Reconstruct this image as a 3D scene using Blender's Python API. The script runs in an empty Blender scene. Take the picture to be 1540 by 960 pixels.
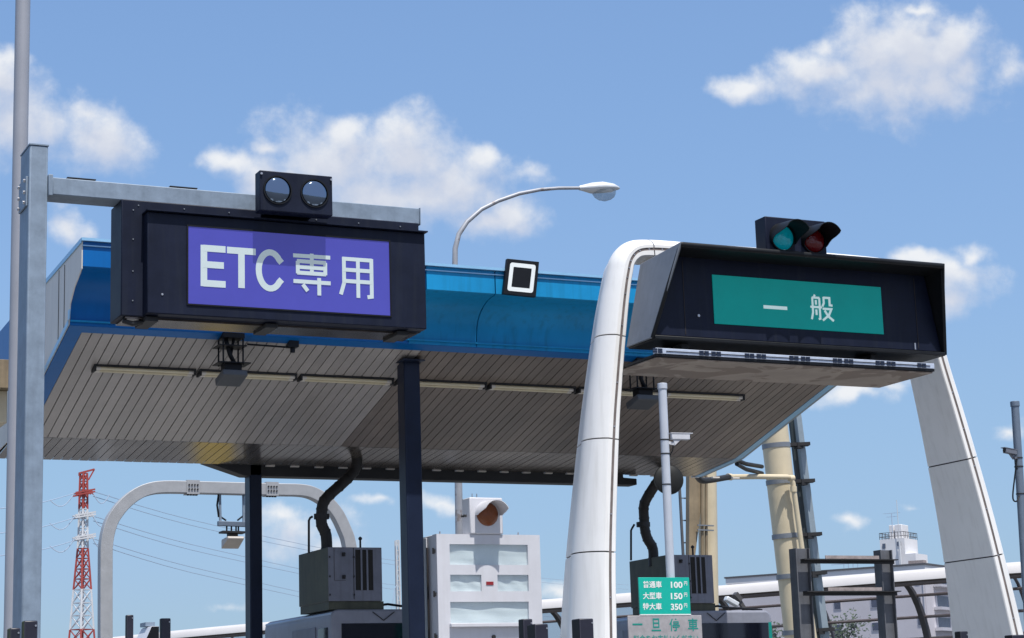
import bpy, bmesh, math, random
import numpy as np
from mathutils import Vector, Matrix, Quaternion
random.seed(7)
rad = math.radians
S = bpy.context.scene
COL = S.collection

# ------------------------------------------------------------------ camera
F, YAW, PIT, ROLL = 3000.0, rad(25.23), rad(11.4), rad(-1.8)
fwd = Vector((math.sin(YAW)*math.cos(PIT), math.cos(YAW)*math.cos(PIT), math.sin(PIT)))
rt0 = Vector((math.cos(YAW), -math.sin(YAW), 0)); up0 = rt0.cross(fwd)
RT = math.cos(ROLL)*rt0 + math.sin(ROLL)*up0
UP = -math.sin(ROLL)*rt0 + math.cos(ROLL)*up0
FW = fwd
EYE = Vector((0, 0, 1.5))
cam = bpy.data.cameras.new('camera'); co = bpy.data.objects.new('camera', cam); COL.objects.link(co)
co.matrix_world = Matrix((( RT.x, UP.x, -FW.x, EYE.x), (RT.y, UP.y, -FW.y, EYE.y), (RT.z, UP.z, -FW.z, EYE.z), (0, 0, 0, 1)))
cam.sensor_width = 36; cam.lens = 36*F/1540; cam.clip_end = 6000; cam.clip_start = .1
S.camera = co
# survey of the photograph: sight lines met with real planes give the sizes and places
def ray(px, py): return RT*((px-770)/F) - UP*((py-480)/F) + FW
def P(px, py, Y): d = ray(px, py); return EYE + d*(Y/d.y)
def PX(px, py, X): d = ray(px, py); return EYE + d*(X/d.x)
def PZ(px, py, z): d = ray(px, py); return EYE + d*((z-1.5)/d.z)
def PS(px, py, z0, y0, k):           # plane z = z0 + k*(Y-y0)
    d = ray(px, py); t = (z0 - k*y0 - 1.5)/(d.z - k*d.y); return EYE + d*t

# ------------------------------------------------------------------ materials
def M(name, col, rough=.5, metal=0, var=.12, scale=3, bump=0, bscale=60, spec=.5, streak=0, streak_col=None, spots=0, blotch=0, island=0):
    m = bpy.data.materials.new(name); m.use_nodes = True
    nt = m.node_tree; N = nt.nodes; L = nt.links; b = N['Principled BSDF']
    b.inputs['Roughness'].default_value = rough; b.inputs['Metallic'].default_value = metal
    b.inputs['Specular IOR Level'].default_value = spec
    tc = N.new('ShaderNodeTexCoord')
    n = N.new('ShaderNodeTexNoise'); n.inputs['Scale'].default_value = scale; n.inputs['Detail'].default_value = 6; n.inputs['Roughness'].default_value = .65
    L.new(tc.outputs['Object'], n.inputs['Vector'])
    r = N.new('ShaderNodeMapRange'); r.inputs[1].default_value = .3; r.inputs[2].default_value = .7
    r.inputs[3].default_value = 1-var; r.inputs[4].default_value = 1+var
    L.new(n.outputs['Fac'], r.inputs[0])
    mul = N.new('ShaderNodeVectorMath'); mul.operation = 'SCALE'
    mul.inputs[0].default_value = col; L.new(r.outputs[0], mul.inputs['Scale'])
    out = mul.outputs[0]
    if island:                     # every slat its own slight tone
        gi = N.new('ShaderNodeNewGeometry'); ri = N.new('ShaderNodeMapRange'); ri.inputs[3].default_value = 1-island; ri.inputs[4].default_value = 1+island
        L.new(gi.outputs['Random Per Island'], ri.inputs[0])
        m3 = N.new('ShaderNodeVectorMath'); m3.operation = 'SCALE'; L.new(out, m3.inputs[0]); L.new(ri.outputs[0], m3.inputs['Scale']); out = m3.outputs[0]
    if streak:
        mp = N.new('ShaderNodeMapping'); mp.inputs['Scale'].default_value = (14, 14, .8); L.new(tc.outputs['Object'], mp.inputs[0])
        n2 = N.new('ShaderNodeTexNoise'); n2.inputs['Scale'].default_value = 1.3; n2.inputs['Detail'].default_value = 4; L.new(mp.outputs[0], n2.inputs['Vector'])
        r2 = N.new('ShaderNodeMapRange'); r2.inputs[1].default_value = .5; r2.inputs[2].default_value = .75; r2.inputs[4].default_value = streak; L.new(n2.outputs['Fac'], r2.inputs[0])
        mx = N.new('ShaderNodeMix'); mx.data_type = 'RGBA'; mx.inputs['B'].default_value = (*(streak_col or [c*.35 for c in col]), 1)
        L.new(r2.outputs[0], mx.inputs['Factor']); L.new(out, mx.inputs['A']); out = mx.outputs['Result']
    if spots:
        n3 = N.new('ShaderNodeTexNoise'); n3.inputs['Scale'].default_value = 9; n3.inputs['Detail'].default_value = 8; L.new(tc.outputs['Object'], n3.inputs['Vector'])
        r3 = N.new('ShaderNodeMapRange'); r3.inputs[1].default_value = .6; r3.inputs[2].default_value = .66; r3.inputs[4].default_value = spots; L.new(n3.outputs['Fac'], r3.inputs[0])
        mx = N.new('ShaderNodeMix'); mx.data_type = 'RGBA'; mx.inputs['B'].default_value = (.13, .07, .04, 1)
        L.new(r3.outputs[0], mx.inputs['Factor']); L.new(out, mx.inputs['A']); out = mx.outputs['Result']
    if blotch:
        n4 = N.new('ShaderNodeTexNoise'); n4.inputs['Scale'].default_value = 2.1; n4.inputs['Detail'].default_value = 5; n4.inputs['Distortion'].default_value = 1.2; L.new(tc.outputs['Object'], n4.inputs['Vector'])
        r4 = N.new('ShaderNodeMapRange'); r4.inputs[1].default_value = .5; r4.inputs[2].default_value = .54; r4.inputs[4].default_value = blotch; L.new(n4.outputs['Fac'], r4.inputs[0])
        mx = N.new('ShaderNodeMix'); mx.data_type = 'RGBA'; mx.inputs['B'].default_value = (.17, .125, .10, 1)
        L.new(r4.outputs[0], mx.inputs['Factor']); L.new(out, mx.inputs['A']); out = mx.outputs['Result']
    L.new(out, b.inputs['Base Color'])
    rr = N.new('ShaderNodeMapRange'); rr.inputs[3].default_value = max(.03, rough-.08); rr.inputs[4].default_value = min(1, rough+.08)
    L.new(n.outputs['Fac'], rr.inputs[0]); L.new(rr.outputs[0], b.inputs['Roughness'])
    if bump:
        nb = N.new('ShaderNodeTexNoise'); nb.inputs['Scale'].default_value = bscale; nb.inputs['Detail'].default_value = 3; L.new(tc.outputs['Object'], nb.inputs['Vector'])
        bp = N.new('ShaderNodeBump'); bp.inputs['Strength'].default_value = bump; bp.inputs['Distance'].default_value = .01
        L.new(nb.outputs['Fac'], bp.inputs['Height']); L.new(bp.outputs[0], b.inputs['Normal'])
    return m
m_galv = M('galvanized_steel', (.225, .285, .36), .55, .1, .2, 7, .05, 40, streak=.2)
m_galv2 = M('galvanized_arch', (.40, .41, .43), .55, .2, .1, 5)
m_pole = M('lamp_pole_paint', (.33, .34, .38), .5, .1, .08, 2)
m_navy = M('navy_sign_paint', (.0065, .010, .026), .5, 0, .25, 5, .02, spec=.22, streak=.4, streak_col=(.022, .026, .036))
m_black = M('black_paint', (.006, .007, .010), .5, 0, .2, 4, spec=.25)
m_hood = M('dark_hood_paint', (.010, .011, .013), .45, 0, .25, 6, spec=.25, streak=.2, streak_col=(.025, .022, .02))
m_hoodside = M('sunlit_hood_side', (.16, .175, .20), .5, 0, .15, 4, streak=.2)  # lighter than the hood paint: sunlight on this side put into the colour
m_purple = M('purple_panel', (.046, .046, .262), .14, 0, .05, 2, spec=.45)
m_drip = M('drip_tray_metal', (.13, .105, .09), .22, .8, .4, 5)
m_letter = M('white_lettering', (.43, .50, .51), .5, 0, .04, 3)
m_green = M('green_panel', (.0, .20, .185), .35, 0, .06, 3, spec=.25)
m_letter2 = M('pale_lettering', (.50, .64, .62), .5, 0, .04, 3)
m_teal = M('teal_board', (.0, .46, .36), .5, 0, .05, 4)
m_whitetxt = M('white_board_lettering', (.85, .88, .86), .5, 0, .02)
m_greyboard = M('grey_board', (.40, .38, .39), .5, .1, .18, 9)
m_tealtxt = M('teal_lettering', (.0, .27, .23), .5, 0, .05)
m_blue = M('fascia_blue', (.002, .125, .40), .36, 0, .07, 1.2, spec=.25, streak=.15, streak_col=(.002, .07, .22))
m_blue2 = M('fascia_blue_aged', (.008, .255, .53), .42, 0, .16, 1.2, spec=.25, streak=.5, streak_col=(.008, .16, .30))
m_rim = M('fascia_rim', (.30, .55, .78), .35, .2, .05)
m_endpanel = M('end_panel_cream', (.72, .67, .61), .5, 0, .06, 2, streak=.12)
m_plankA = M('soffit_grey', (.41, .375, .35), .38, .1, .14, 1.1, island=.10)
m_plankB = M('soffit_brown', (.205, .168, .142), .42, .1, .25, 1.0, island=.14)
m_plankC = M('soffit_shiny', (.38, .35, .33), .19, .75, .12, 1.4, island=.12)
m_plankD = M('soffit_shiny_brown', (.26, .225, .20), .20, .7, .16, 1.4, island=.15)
m_gap = M('soffit_gap', (.015, .014, .013), .8)
m_column = M('column_navy', (.007, .013, .034), .42, 0, .2, 3, .02, 30, spec=.3)
m_dark = M('dark_steel', (.022, .022, .024), .6, .1, .25, 4)
m_white = M('gantry_white', (.90, .88, .85), .36, 0, .05, 1.2, .03, 5, streak=.32, streak_col=(.62, .60, .56))
m_cab = M('cabinet_white', (.64, .64, .68), .4, 0, .06, 3, streak=.16, streak_col=(.42, .40, .38))
m_seal = M('joint_seal', (.17, .14, .13), .7, 0, .3, 12)
m_seam = M('panel_seam', (.03, .025, .025), .8)
m_cream = M('cream_paint', (.62, .53, .37), .45, 0, .09, 3, streak=.1, streak_col=(.4, .33, .22))
m_creamdark = M('cream_paint_shaded', (.26, .20, .125), .5, 0, .2, 4, streak=.4, streak_col=(.08, .06, .04))  # darker cream: the canopy's shadow put into the colour
m_band = M('pillar_band', (.22, .24, .27), .5, .3, .15, 6)
m_rack = M('rack_steel', (.30, .36, .40), .45, .3, .12, 4)
m_rackdark = M('rack_side', (.05, .065, .07), .5, .3, .2, 4)
m_frame = M('frame_grey', (.12, .125, .14), .55, .1, .2, 5, streak=.2)
m_rust = M('rusty_plate', (.34, .29, .28), .75, 0, .3, 12, .1, spots=.9)
m_tray = M('tray_underside', (.32, .265, .225), .6, .1, .2, 2.4, blotch=.75)
m_ledbar = M('led_bar', (.52, .58, .70), .5, .1, .1, 20)
m_led = M('led_dark', (.012, .02, .045), .3, 0, .1, 40)
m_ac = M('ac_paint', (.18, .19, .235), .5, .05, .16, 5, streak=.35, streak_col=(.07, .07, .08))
m_acside = M('ac_side_dark', (.062, .066, .045), .6, 0, .3, 5, streak=.4, streak_col=(.02, .022, .018))  # darker olive tone for the left faces and the plinth
m_booth = M('booth_paint', (.25, .26, .31), .45, .05, .12, 4, streak=.2, streak_col=(.12, .12, .12))
m_boothgreen = M('booth_green', (.0, .20, .13), .45, 0, .1, 4)
m_boothteal = M('booth_teal', (.0, .24, .20), .45, 0, .1, 4)
m_boothrim = M('booth_roof_edge', (.36, .46, .58), .4, .1, .1, 4)
m_duct = M('duct_black', (.024, .022, .021), .55, .1, .3, 6)
m_fluor = M('fluorescent_cream', (.72, .64, .46), .35, 0, .06, 5)
m_ant = M('antenna_grey', (.075, .08, .09), .5, 0, .12, 6)
m_antlite = M('antenna_beige', (.46, .42, .38), .5, 0, .1, 6)
m_cctv = M('cctv_white', (.62, .63, .68), .4, 0, .06, 8)
m_cctvgrey = M('cctv_grey', (.14, .15, .18), .45, 0, .08, 8)
m_wpole = M('white_pole', (.56, .60, .68), .4, .05, .05, 4)
m_bpole = M('blue_grey_pole', (.15, .19, .25), .45, .2, .1, 4)
m_mirrorback = M('mirror_back', (.012, .013, .013), .5, .0, .2, 8, spec=.3)
m_mirror = M('mirror_face', (.8, .8, .8), .04, 1, .01)
m_lamphead = M('lamp_head', (.66, .68, .70), .35, .1, .05, 6)
m_rustpole = M('lamp_arm', (.36, .37, .40), .5, .2, .12, 5, spots=.5)
m_red = M('pylon_red', (.36, .06, .05), .5, 0, .15, .3)
m_pw = M('pylon_white', (.62, .63, .65), .5, 0, .08, .3)
m_wire = M('power_wire', (.42, .50, .62), .6, 0, .02)
m_barcap = M('barrier_cap', (.62, .59, .57), .45, 0, .05, .8)
m_barpost = M('barrier_post', (.085, .08, .08), .5, .1, .15, 3)
m_barrail = M('barrier_rail', (.17, .14, .13), .5, .1, .15, 3)
m_wall = M('apartment_wall', (.82, .78, .77), .8, 0, .06, .25)
m_wallw = M('apartment_white', (.74, .73, .74), .7, 0, .05, .3)
m_win = M('apartment_glass', (.09, .11, .16), .15, 0, .2, .6)
m_roofedge = M('roof_edge', (.10, .10, .11), .7)
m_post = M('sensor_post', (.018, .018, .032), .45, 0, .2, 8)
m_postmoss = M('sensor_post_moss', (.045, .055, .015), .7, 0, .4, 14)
m_bolt = M('bolt_steel', (.5, .5, .52), .35, .8, .05)
m_leaf = M('leaf_green', (.05, .085, .035), .6, 0, .35, 4)
m_bark = M('bark', (.09, .07, .05), .85, 0, .25, 8)
m_asphalt = M('asphalt', (.07, .07, .07), .85, 0, .2, .8, .2, 90)
m_conc = M('concrete', (.36, .355, .34), .8, 0, .15, 1.2, .1, 30)
m_paint = M('road_paint', (.78, .78, .76), .6, 0, .1, 4)
m_hill = M('hill_green', (.05, .075, .04), .9, 0, .3, .02)
m_yellow = M('cushion_yellow', (.42, .30, .04), .5, 0, .08, 3)
m_redled = M('red_led', (.28, .02, .025), .4, 0, .05)
m_blind = M('blind_sheet', (.80, .83, .83), .6, 0, .05, 3)

def lens_mat(name, col, rough=.12, coat=.6, cell=0):
    m = M(name, col, rough, 0, .15, 30); b = m.node_tree.nodes['Principled BSDF']
    b.inputs['Coat Weight'].default_value = coat; b.inputs['Coat Roughness'].default_value = .06
    if cell:
        N = m.node_tree.nodes; L = m.node_tree.links
        v = N.new('ShaderNodeTexVoronoi'); v.inputs['Scale'].default_value = cell
        tc = N.new('ShaderNodeTexCoord'); L.new(tc.outputs['Object'], v.inputs['Vector'])
        bp = N.new('ShaderNodeBump'); bp.inputs['Strength'].default_value = .5; bp.inputs['Distance'].default_value = .006
        L.new(v.outputs['Distance'], bp.inputs['Height']); L.new(bp.outputs[0], b.inputs['Normal'])
    return m
m_lensG = lens_mat('lens_green', (.0, .20, .26), .25, .5, 55)
m_lensR = lens_mat('lens_red', (.19, .006, .009), .25, .3, 55)
m_lensO = lens_mat('lens_amber', (.20, .048, .005), .35, .3, 60)
m_glossblack = lens_mat('dark_lens_glass', (.008, .01, .014), .03, 1.0)
m_mirrorlens = M('dark_mirror_lens', (.20, .26, .36), .05, 1, .03, 3)
def glass(name, tint, mixf, dif=(.5, .52, .58)):
    m = bpy.data.materials.new(name); m.use_nodes = True; N = m.node_tree.nodes; L = m.node_tree.links
    N.remove(N['Principled BSDF'])
    t = N.new('ShaderNodeBsdfTransparent'); t.inputs[0].default_value = (*tint, 1)
    g = N.new('ShaderNodeBsdfGlossy'); g.inputs['Roughness'].default_value = .06; g.inputs[0].default_value = (.9, .9, .9, 1)
    d = N.new('ShaderNodeBsdfDiffuse'); d.inputs[0].default_value = (*dif, 1)
    lw = N.new('ShaderNodeLayerWeight'); lw.inputs[0].default_value = .5; pw = N.new('ShaderNodeMath'); pw.operation = 'POWER'; pw.inputs[1].default_value = 5; L.new(lw.outputs['Facing'], pw.inputs[0]); f = N.new('ShaderNodeMath'); f.operation = 'MULTIPLY_ADD'; f.inputs[1].default_value = .9; f.inputs[2].default_value = .04; L.new(pw.outputs[0], f.inputs[0])
    a = N.new('ShaderNodeMixShader'); a.inputs[0].default_value = mixf; L.new(t.outputs[0], a.inputs[1]); L.new(d.outputs[0], a.inputs[2])
    c = N.new('ShaderNodeMixShader'); L.new(f.outputs[0], c.inputs[0]); L.new(a.outputs[0], c.inputs[1]); L.new(g.outputs[0], c.inputs[2])
    L.new(c.outputs[0], N['Material Output'].inputs[0]); return m
m_barpanel = glass('barrier_sheet', (.80, .80, .86), .16, (.42, .42, .48))
m_cabglass = glass('cabinet_glass', (.95, .975, .98), .04)
m_bowl = glass('lamp_bowl', (.80, .84, .86), .30, (.5, .53, .56))
m_boothglass = lens_mat('booth_glass', (.006, .007, .014), .06, .3)

def add_glow(m, k):                    # glow added in the base colour: assumed panel backlight, softens shadows
    N = m.node_tree.nodes; b = N['Principled BSDF']; src = b.inputs['Base Color'].links[0].from_socket
    m.node_tree.links.new(src, b.inputs['Emission Color']); b.inputs['Emission Strength'].default_value = k
add_glow(m_purple, .46); add_glow(m_letter, .26); add_glow(m_green, .36); add_glow(m_letter2, .38)
add_glow(m_lensG, .28)  # added glow stands in for sunlight on the green lens
# ------------------------------------------------------------------ mesh builder
OFF = {}
KEEP = {'lettering', 'louvre_bars', 'crown', 'trunk', 'lattice', 'ceiling_panel', 'rear_ceiling_panel', 'red_section', 'white_section', 'roof_railing', 'cross_arm', 'outline_mark', 'frame_tube', 'face_plate'}
class MB:
    def __init__(s): s.v = []; s.f = []; s.mi = []
    def add(s, vs, fs, mi=0):
        o = len(s.v); s.v += [Vector(v) for v in vs]
        for f in fs: s.f.append([o+i for i in f]); s.mi.append(mi)
        return s
    def box(s, a, b, mi=0):
        x0, y0, z0 = [min(a[i], b[i]) for i in range(3)]; x1, y1, z1 = [max(a[i], b[i]) for i in range(3)]
        return s.add([(x0,y0,z0),(x1,y0,z0),(x1,y1,z0),(x0,y1,z0),(x0,y0,z1),(x1,y0,z1),(x1,y1,z1),(x0,y1,z1)],
                     [(0,3,2,1),(4,5,6,7),(0,1,5,4),(1,2,6,5),(2,3,7,6),(3,0,4,7)], mi)
    def prism(s, poly, vec, mi=0):
        n = len(poly); vec = Vector(vec); A = [Vector(p) for p in poly]; B = [p+vec for p in A]
        return s.add(A+B, [tuple(range(n-1, -1, -1)), tuple(range(n, 2*n))] + [(i, (i+1) % n, n+(i+1) % n, n+i) for i in range(n)], mi)
    def loft(s, rings, closed=True, caps=True, mi=0):
        o = []; n = len(rings[0]); fs = []
        for r in rings: o += list(r)
        for k in range(len(rings)-1):
            for i in range(n if closed else n-1):
                j = (i+1) % n; fs.append((k*n+i, k*n+j, (k+1)*n+j, (k+1)*n+i))
        if caps and closed: fs += [tuple(range(n-1, -1, -1)), tuple(range((len(rings)-1)*n, len(rings)*n))]
        return s.add(o, fs, mi)
    def tube(s, pts, r, n=10, caps=True, mi=0):
        pts = [Vector(p) for p in pts]; R = r if isinstance(r, (list, tuple)) else [r]*len(pts)
        rings = []; ref = None
        for i, p in enumerate(pts):
            t = (pts[min(i+1, len(pts)-1)] - pts[max(i-1, 0)]).normalized()
            if ref is None:
                ref = t.orthogonal().normalized()
            ref = (ref - t*ref.dot(t)).normalized(); b = t.cross(ref)
            rings.append([p + (ref*math.cos(2*math.pi*k/n) + b*math.sin(2*math.pi*k/n))*R[i] for k in range(n)])
        return s.loft(rings, True, caps, mi)
    def bar(s, p0, p1, w, h, up=(0, 0, 1), mi=0):
        p0 = Vector(p0); p1 = Vector(p1); t = (p1-p0).normalized(); u = Vector(up); a = t.cross(u)
        if a.length < 1e-4: a = t.cross(Vector((0, 1, 0)))
        a.normalize(); u = a.cross(t)
        c = [a*w/2+u*h/2, -a*w/2+u*h/2, -a*w/2-u*h/2, a*w/2-u*h/2]
        return s.loft([[p0+k for k in c], [p1+k for k in c]], mi=mi)
    def lathe(s, prof, org, axis, n=24, mi=0, a0=0, a1=2*math.pi):   # prof: (radius, along)
        axis = Vector(axis).normalized(); u = axis.orthogonal().normalized(); w = axis.cross(u); org = Vector(org)
        full = abs(a1-a0-2*math.pi) < 1e-6; m = n if full else n+1
        rings = [[org + axis*h + (u*math.cos(a0+(a1-a0)*k/n) + w*math.sin(a0+(a1-a0)*k/n))*r for k in range(m)] for r, h in prof]
        return s.loft(rings, full, full, mi)
    def pieces(s):
        par = list(range(len(s.v)))
        def fd(i):
            while par[i] != i: par[i] = par[par[i]]; i = par[i]
            return i
        for f in s.f:
            for j in f[1:]: par[fd(j)] = fd(f[0])
        isl = {}
        for k, f in enumerate(s.f): isl.setdefault(fd(f[0]), []).append(k)
        isl = list(isl.values())
        if len(isl) < 2 or len(isl) > 150: return [s]
        bb = []
        for fs in isl:
            vs = [s.v[i] for k in fs for i in s.f[k]]
            bb.append([min(v[i] for v in vs)-.002 for i in range(3)]+[max(v[i] for v in vs)+.002 for i in range(3)])
        g = list(range(len(isl)))
        def fg(i):
            while g[i] != i: i = g[i]
            return i
        for i in range(len(isl)):
            for j in range(i):
                if all(bb[i][k] <= bb[j][k+3] and bb[j][k] <= bb[i][k+3] for k in range(3)): g[fg(i)] = fg(j)
        grp = {}
        for i in range(len(isl)): grp.setdefault(fg(i), []).extend(isl[i])
        if len(grp) < 2: return [s]
        out = []
        for fs in grp.values():
            m = MB(); mp = {}
            for k in fs:
                for i in s.f[k]:
                    if i not in mp: mp[i] = len(m.v); m.v.append(s.v[i])
                m.f.append([mp[i] for i in s.f[k]]); m.mi.append(s.mi[k])
            out.append(m)
        return out
    def build(s, name, mat, parent=None, bevel=0, smooth=True, seg=2, angle=35, loc=None):
        if parent is not None and name not in KEEP:
            ps = s.pieces()
            if len(ps) > 1:
                return [m._build(name, mat, parent, bevel, smooth, seg, angle, loc) for m in ps][0]
        return s._build(name, mat, parent, bevel, smooth, seg, angle, loc)
    def _build(s, name, mat, parent=None, bevel=0, smooth=True, seg=2, angle=35, loc=None):
        me = bpy.data.meshes.new(name)
        o = bpy.data.objects.new(name, me); COL.objects.link(o)
        if parent is not None: off = OFF[parent]; o.parent = parent
        else: off = Vector(loc) if loc is not None else Vector((0, 0, 0)); o.location = off
        OFF[o] = off
        me.from_pydata([v-off for v in s.v], [], s.f)
        bm = bmesh.new(); bm.from_mesh(me); bmesh.ops.recalc_face_normals(bm, faces=bm.faces); bm.to_mesh(me); bm.free()
        for m in (mat if isinstance(mat, (list, tuple)) else [mat]): me.materials.append(m)
        if max(s.mi or [0]): me.polygons.foreach_set('material_index', s.mi)
        if smooth:
            me.shade_smooth(); me.set_sharp_from_angle(angle=rad(angle))
        if bevel:
            b = o.modifiers.new('bevel', 'BEVEL'); b.width = bevel; b.segments = seg; b.limit_method = 'ANGLE'; b.angle_limit = rad(40); b.harden_normals = False
        return o
def thing(name, label, cat, loc, group=None):
    o = bpy.data.objects.new(name, None); COL.objects.link(o); o.location = loc; OFF[o] = Vector(loc); o.empty_display_size = .2
    o['label'] = label; o['category'] = cat
    if group: o['group'] = group
    return o
def tag(o, label, cat, group=None, kind=None):
    if label: o['label'] = label; o['category'] = cat
    if group: o['group'] = group
    if kind: o['kind'] = kind
    return o
def struct(o, label=None, cat=None):
    o['kind'] = 'structure'
    if label: o['label'] = label; o['category'] = cat
    return o
def dup(root, shift, label=None):
    def cp(o, par):
        c = o.copy(); COL.objects.link(c); OFF[c] = OFF[o] + Vector(shift)
        if par: c.parent = par
        for ch in o.children: cp(ch, c)
        return c
    r = cp(root, None); r.location = Vector(root.location) + Vector(shift)
    if label: r['label'] = label
    return r
def base(v): return (v[0], v[1], 0)

def text_mb(txt, x0, x1, z0, z1, Y, thick=.002, bold=.0, fit=True):
    c = bpy.data.curves.new('t', 'FONT'); c.body = txt; c.size = 1; c.offset = bold; c.resolution_u = 3
    o = bpy.data.objects.new('t', c); COL.objects.link(o)
    dg = bpy.context.evaluated_depsgraph_get(); me = bpy.data.meshes.new_from_object(o.evaluated_get(dg))
    V = [v.co.copy() for v in me.vertices]; Fc = [tuple(p.vertices) for p in me.polygons]
    bpy.data.objects.remove(o); bpy.data.curves.remove(c); bpy.data.meshes.remove(me)
    ax = min(v.x for v in V); bx = max(v.x for v in V); ay = min(v.y for v in V); by = max(v.y for v in V)
    mb = MB(); mb.add([(x0+(v.x-ax)/(bx-ax)*(x1-x0), Y, z0+(v.y-ay)/(by-ay)*(z1-z0)) for v in V], Fc)
    return mb
def ribbon(mb, pts, w, Y, y1):        # flat stroke in the XZ plane, from Y (front) to y1 (back)
    n = len(pts); Lp = []; Rp = []
    for i in range(n):
        a = Vector(pts[max(i-1, 0)]); b = Vector(pts[i]); c = Vector(pts[min(i+1, n-1)])
        d1 = (b-a).normalized() if i > 0 else (c-b).normalized(); d2 = (c-b).normalized() if i < n-1 else d1
        n1 = Vector((-d1.y, d1.x)); n2 = Vector((-d2.y, d2.x)); m = (n1+n2).normalized(); k = w/2/max(.4, m.dot(n1))
        Lp.append(b+m*k); Rp.append(b-m*k)
    for i in range(n-1):
        q = [Lp[i], Rp[i], Rp[i+1], Lp[i+1]]
        mb.prism([(p.x, Y, p.y) for p in q], (0, y1-Y, 0))
def glyph(mb, strokes, x0, x1, z0, z1, w, Y, back):
    for k, st in enumerate(strokes):
        ribbon(mb, [(x0+p[0]*(x1-x0), z0+p[1]*(z1-z0)) for p in st], w, Y-k*.0004, back)

# ------------------------------------------------------------------ sky, sun
SUN_EL, SUN_AZ = rad(67), rad(2)      # azimuth seen from the signs: in front of them, a little to their left
sd = Vector((math.sin(SUN_AZ)*math.cos(SUN_EL), -math.cos(SUN_AZ)*math.cos(SUN_EL), math.sin(SUN_EL)))
sun = bpy.data.lights.new('sun', 'SUN'); sun.energy = 3.7; sun.angle = rad(.5); sun.color = (1, .965, .91)
so = bpy.data.objects.new('sun', sun); COL.objects.link(so); so.rotation_euler = sd.to_track_quat('Z', 'Y').to_euler(); so.location = (0, -20, 60)
W = bpy.data.worlds.new('World'); S.world = W; W.use_nodes = True
wn = W.node_tree.nodes; wl = W.node_tree.links; bg = wn['Background']
sky = wn.new('ShaderNodeTexSky'); sky.sky_type = 'NISHITA'; sky.sun_disc = False
sky.sun_elevation = SUN_EL; sky.sun_rotation = math.atan2(sd.x, sd.y)
sky.altitude = 0; sky.air_density = 1.0; sky.dust_density = 4; sky.ozone_density = 3
SKY_STR = .15
def val(n, v): n.default_value = v
# clouds: a field over fixed sky directions (tangent plane of one world direction), broken up with noise
CLOUDS = [ # cx, cy, rx, ry in sky units, strength
 (500,240,120,80,1.03),(600,230,105,75,1.03),(420,262,105,45,1),(690,285,100,55,1),(610,300,170,65,1),(740,335,100,40,.95),(420,320,110,40,.9),(770,320,70,42,.9),(520,190,50,38,.9),(345,245,60,28,.85),(720,250,50,30,.9),(400,215,45,25,.7),(620,195,45,35,.8),
 (1360,90,135,80,1.05),(1330,140,140,55,1.02),(1400,130,100,60,1),(1430,65,60,65,.95),(1130,130,95,28,.85),(1240,110,95,42,.95),(1230,75,45,26,.75),(1380,20,50,18,.7),(1450,110,50,60,.8),
 (30,185,105,80,1),(150,210,85,66,.97),(5,120,65,48,.9),(130,168,45,32,.85),(100,345,40,42,.75),(80,300,30,28,.7),
 (1440,410,85,45,.95),(1465,375,42,30,.9),(1425,450,55,34,.9),(1390,385,65,18,.85),
 (440,808,92,58,.88),(430,775,55,34,.8),(500,830,70,38,.8),(1290,598,110,32,.69),(1340,585,60,24,.58),(1270,778,60,22,.56),
 (660,765,95,24,.52),(560,760,70,18,.45),(1520,650,65,22,.52),(1375,775,40,20,.48),(860,885,90,22,.5),(350,915,90,24,.36),(1510,110,60,60,.5),(800,260,60,40,.5)]
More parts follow.
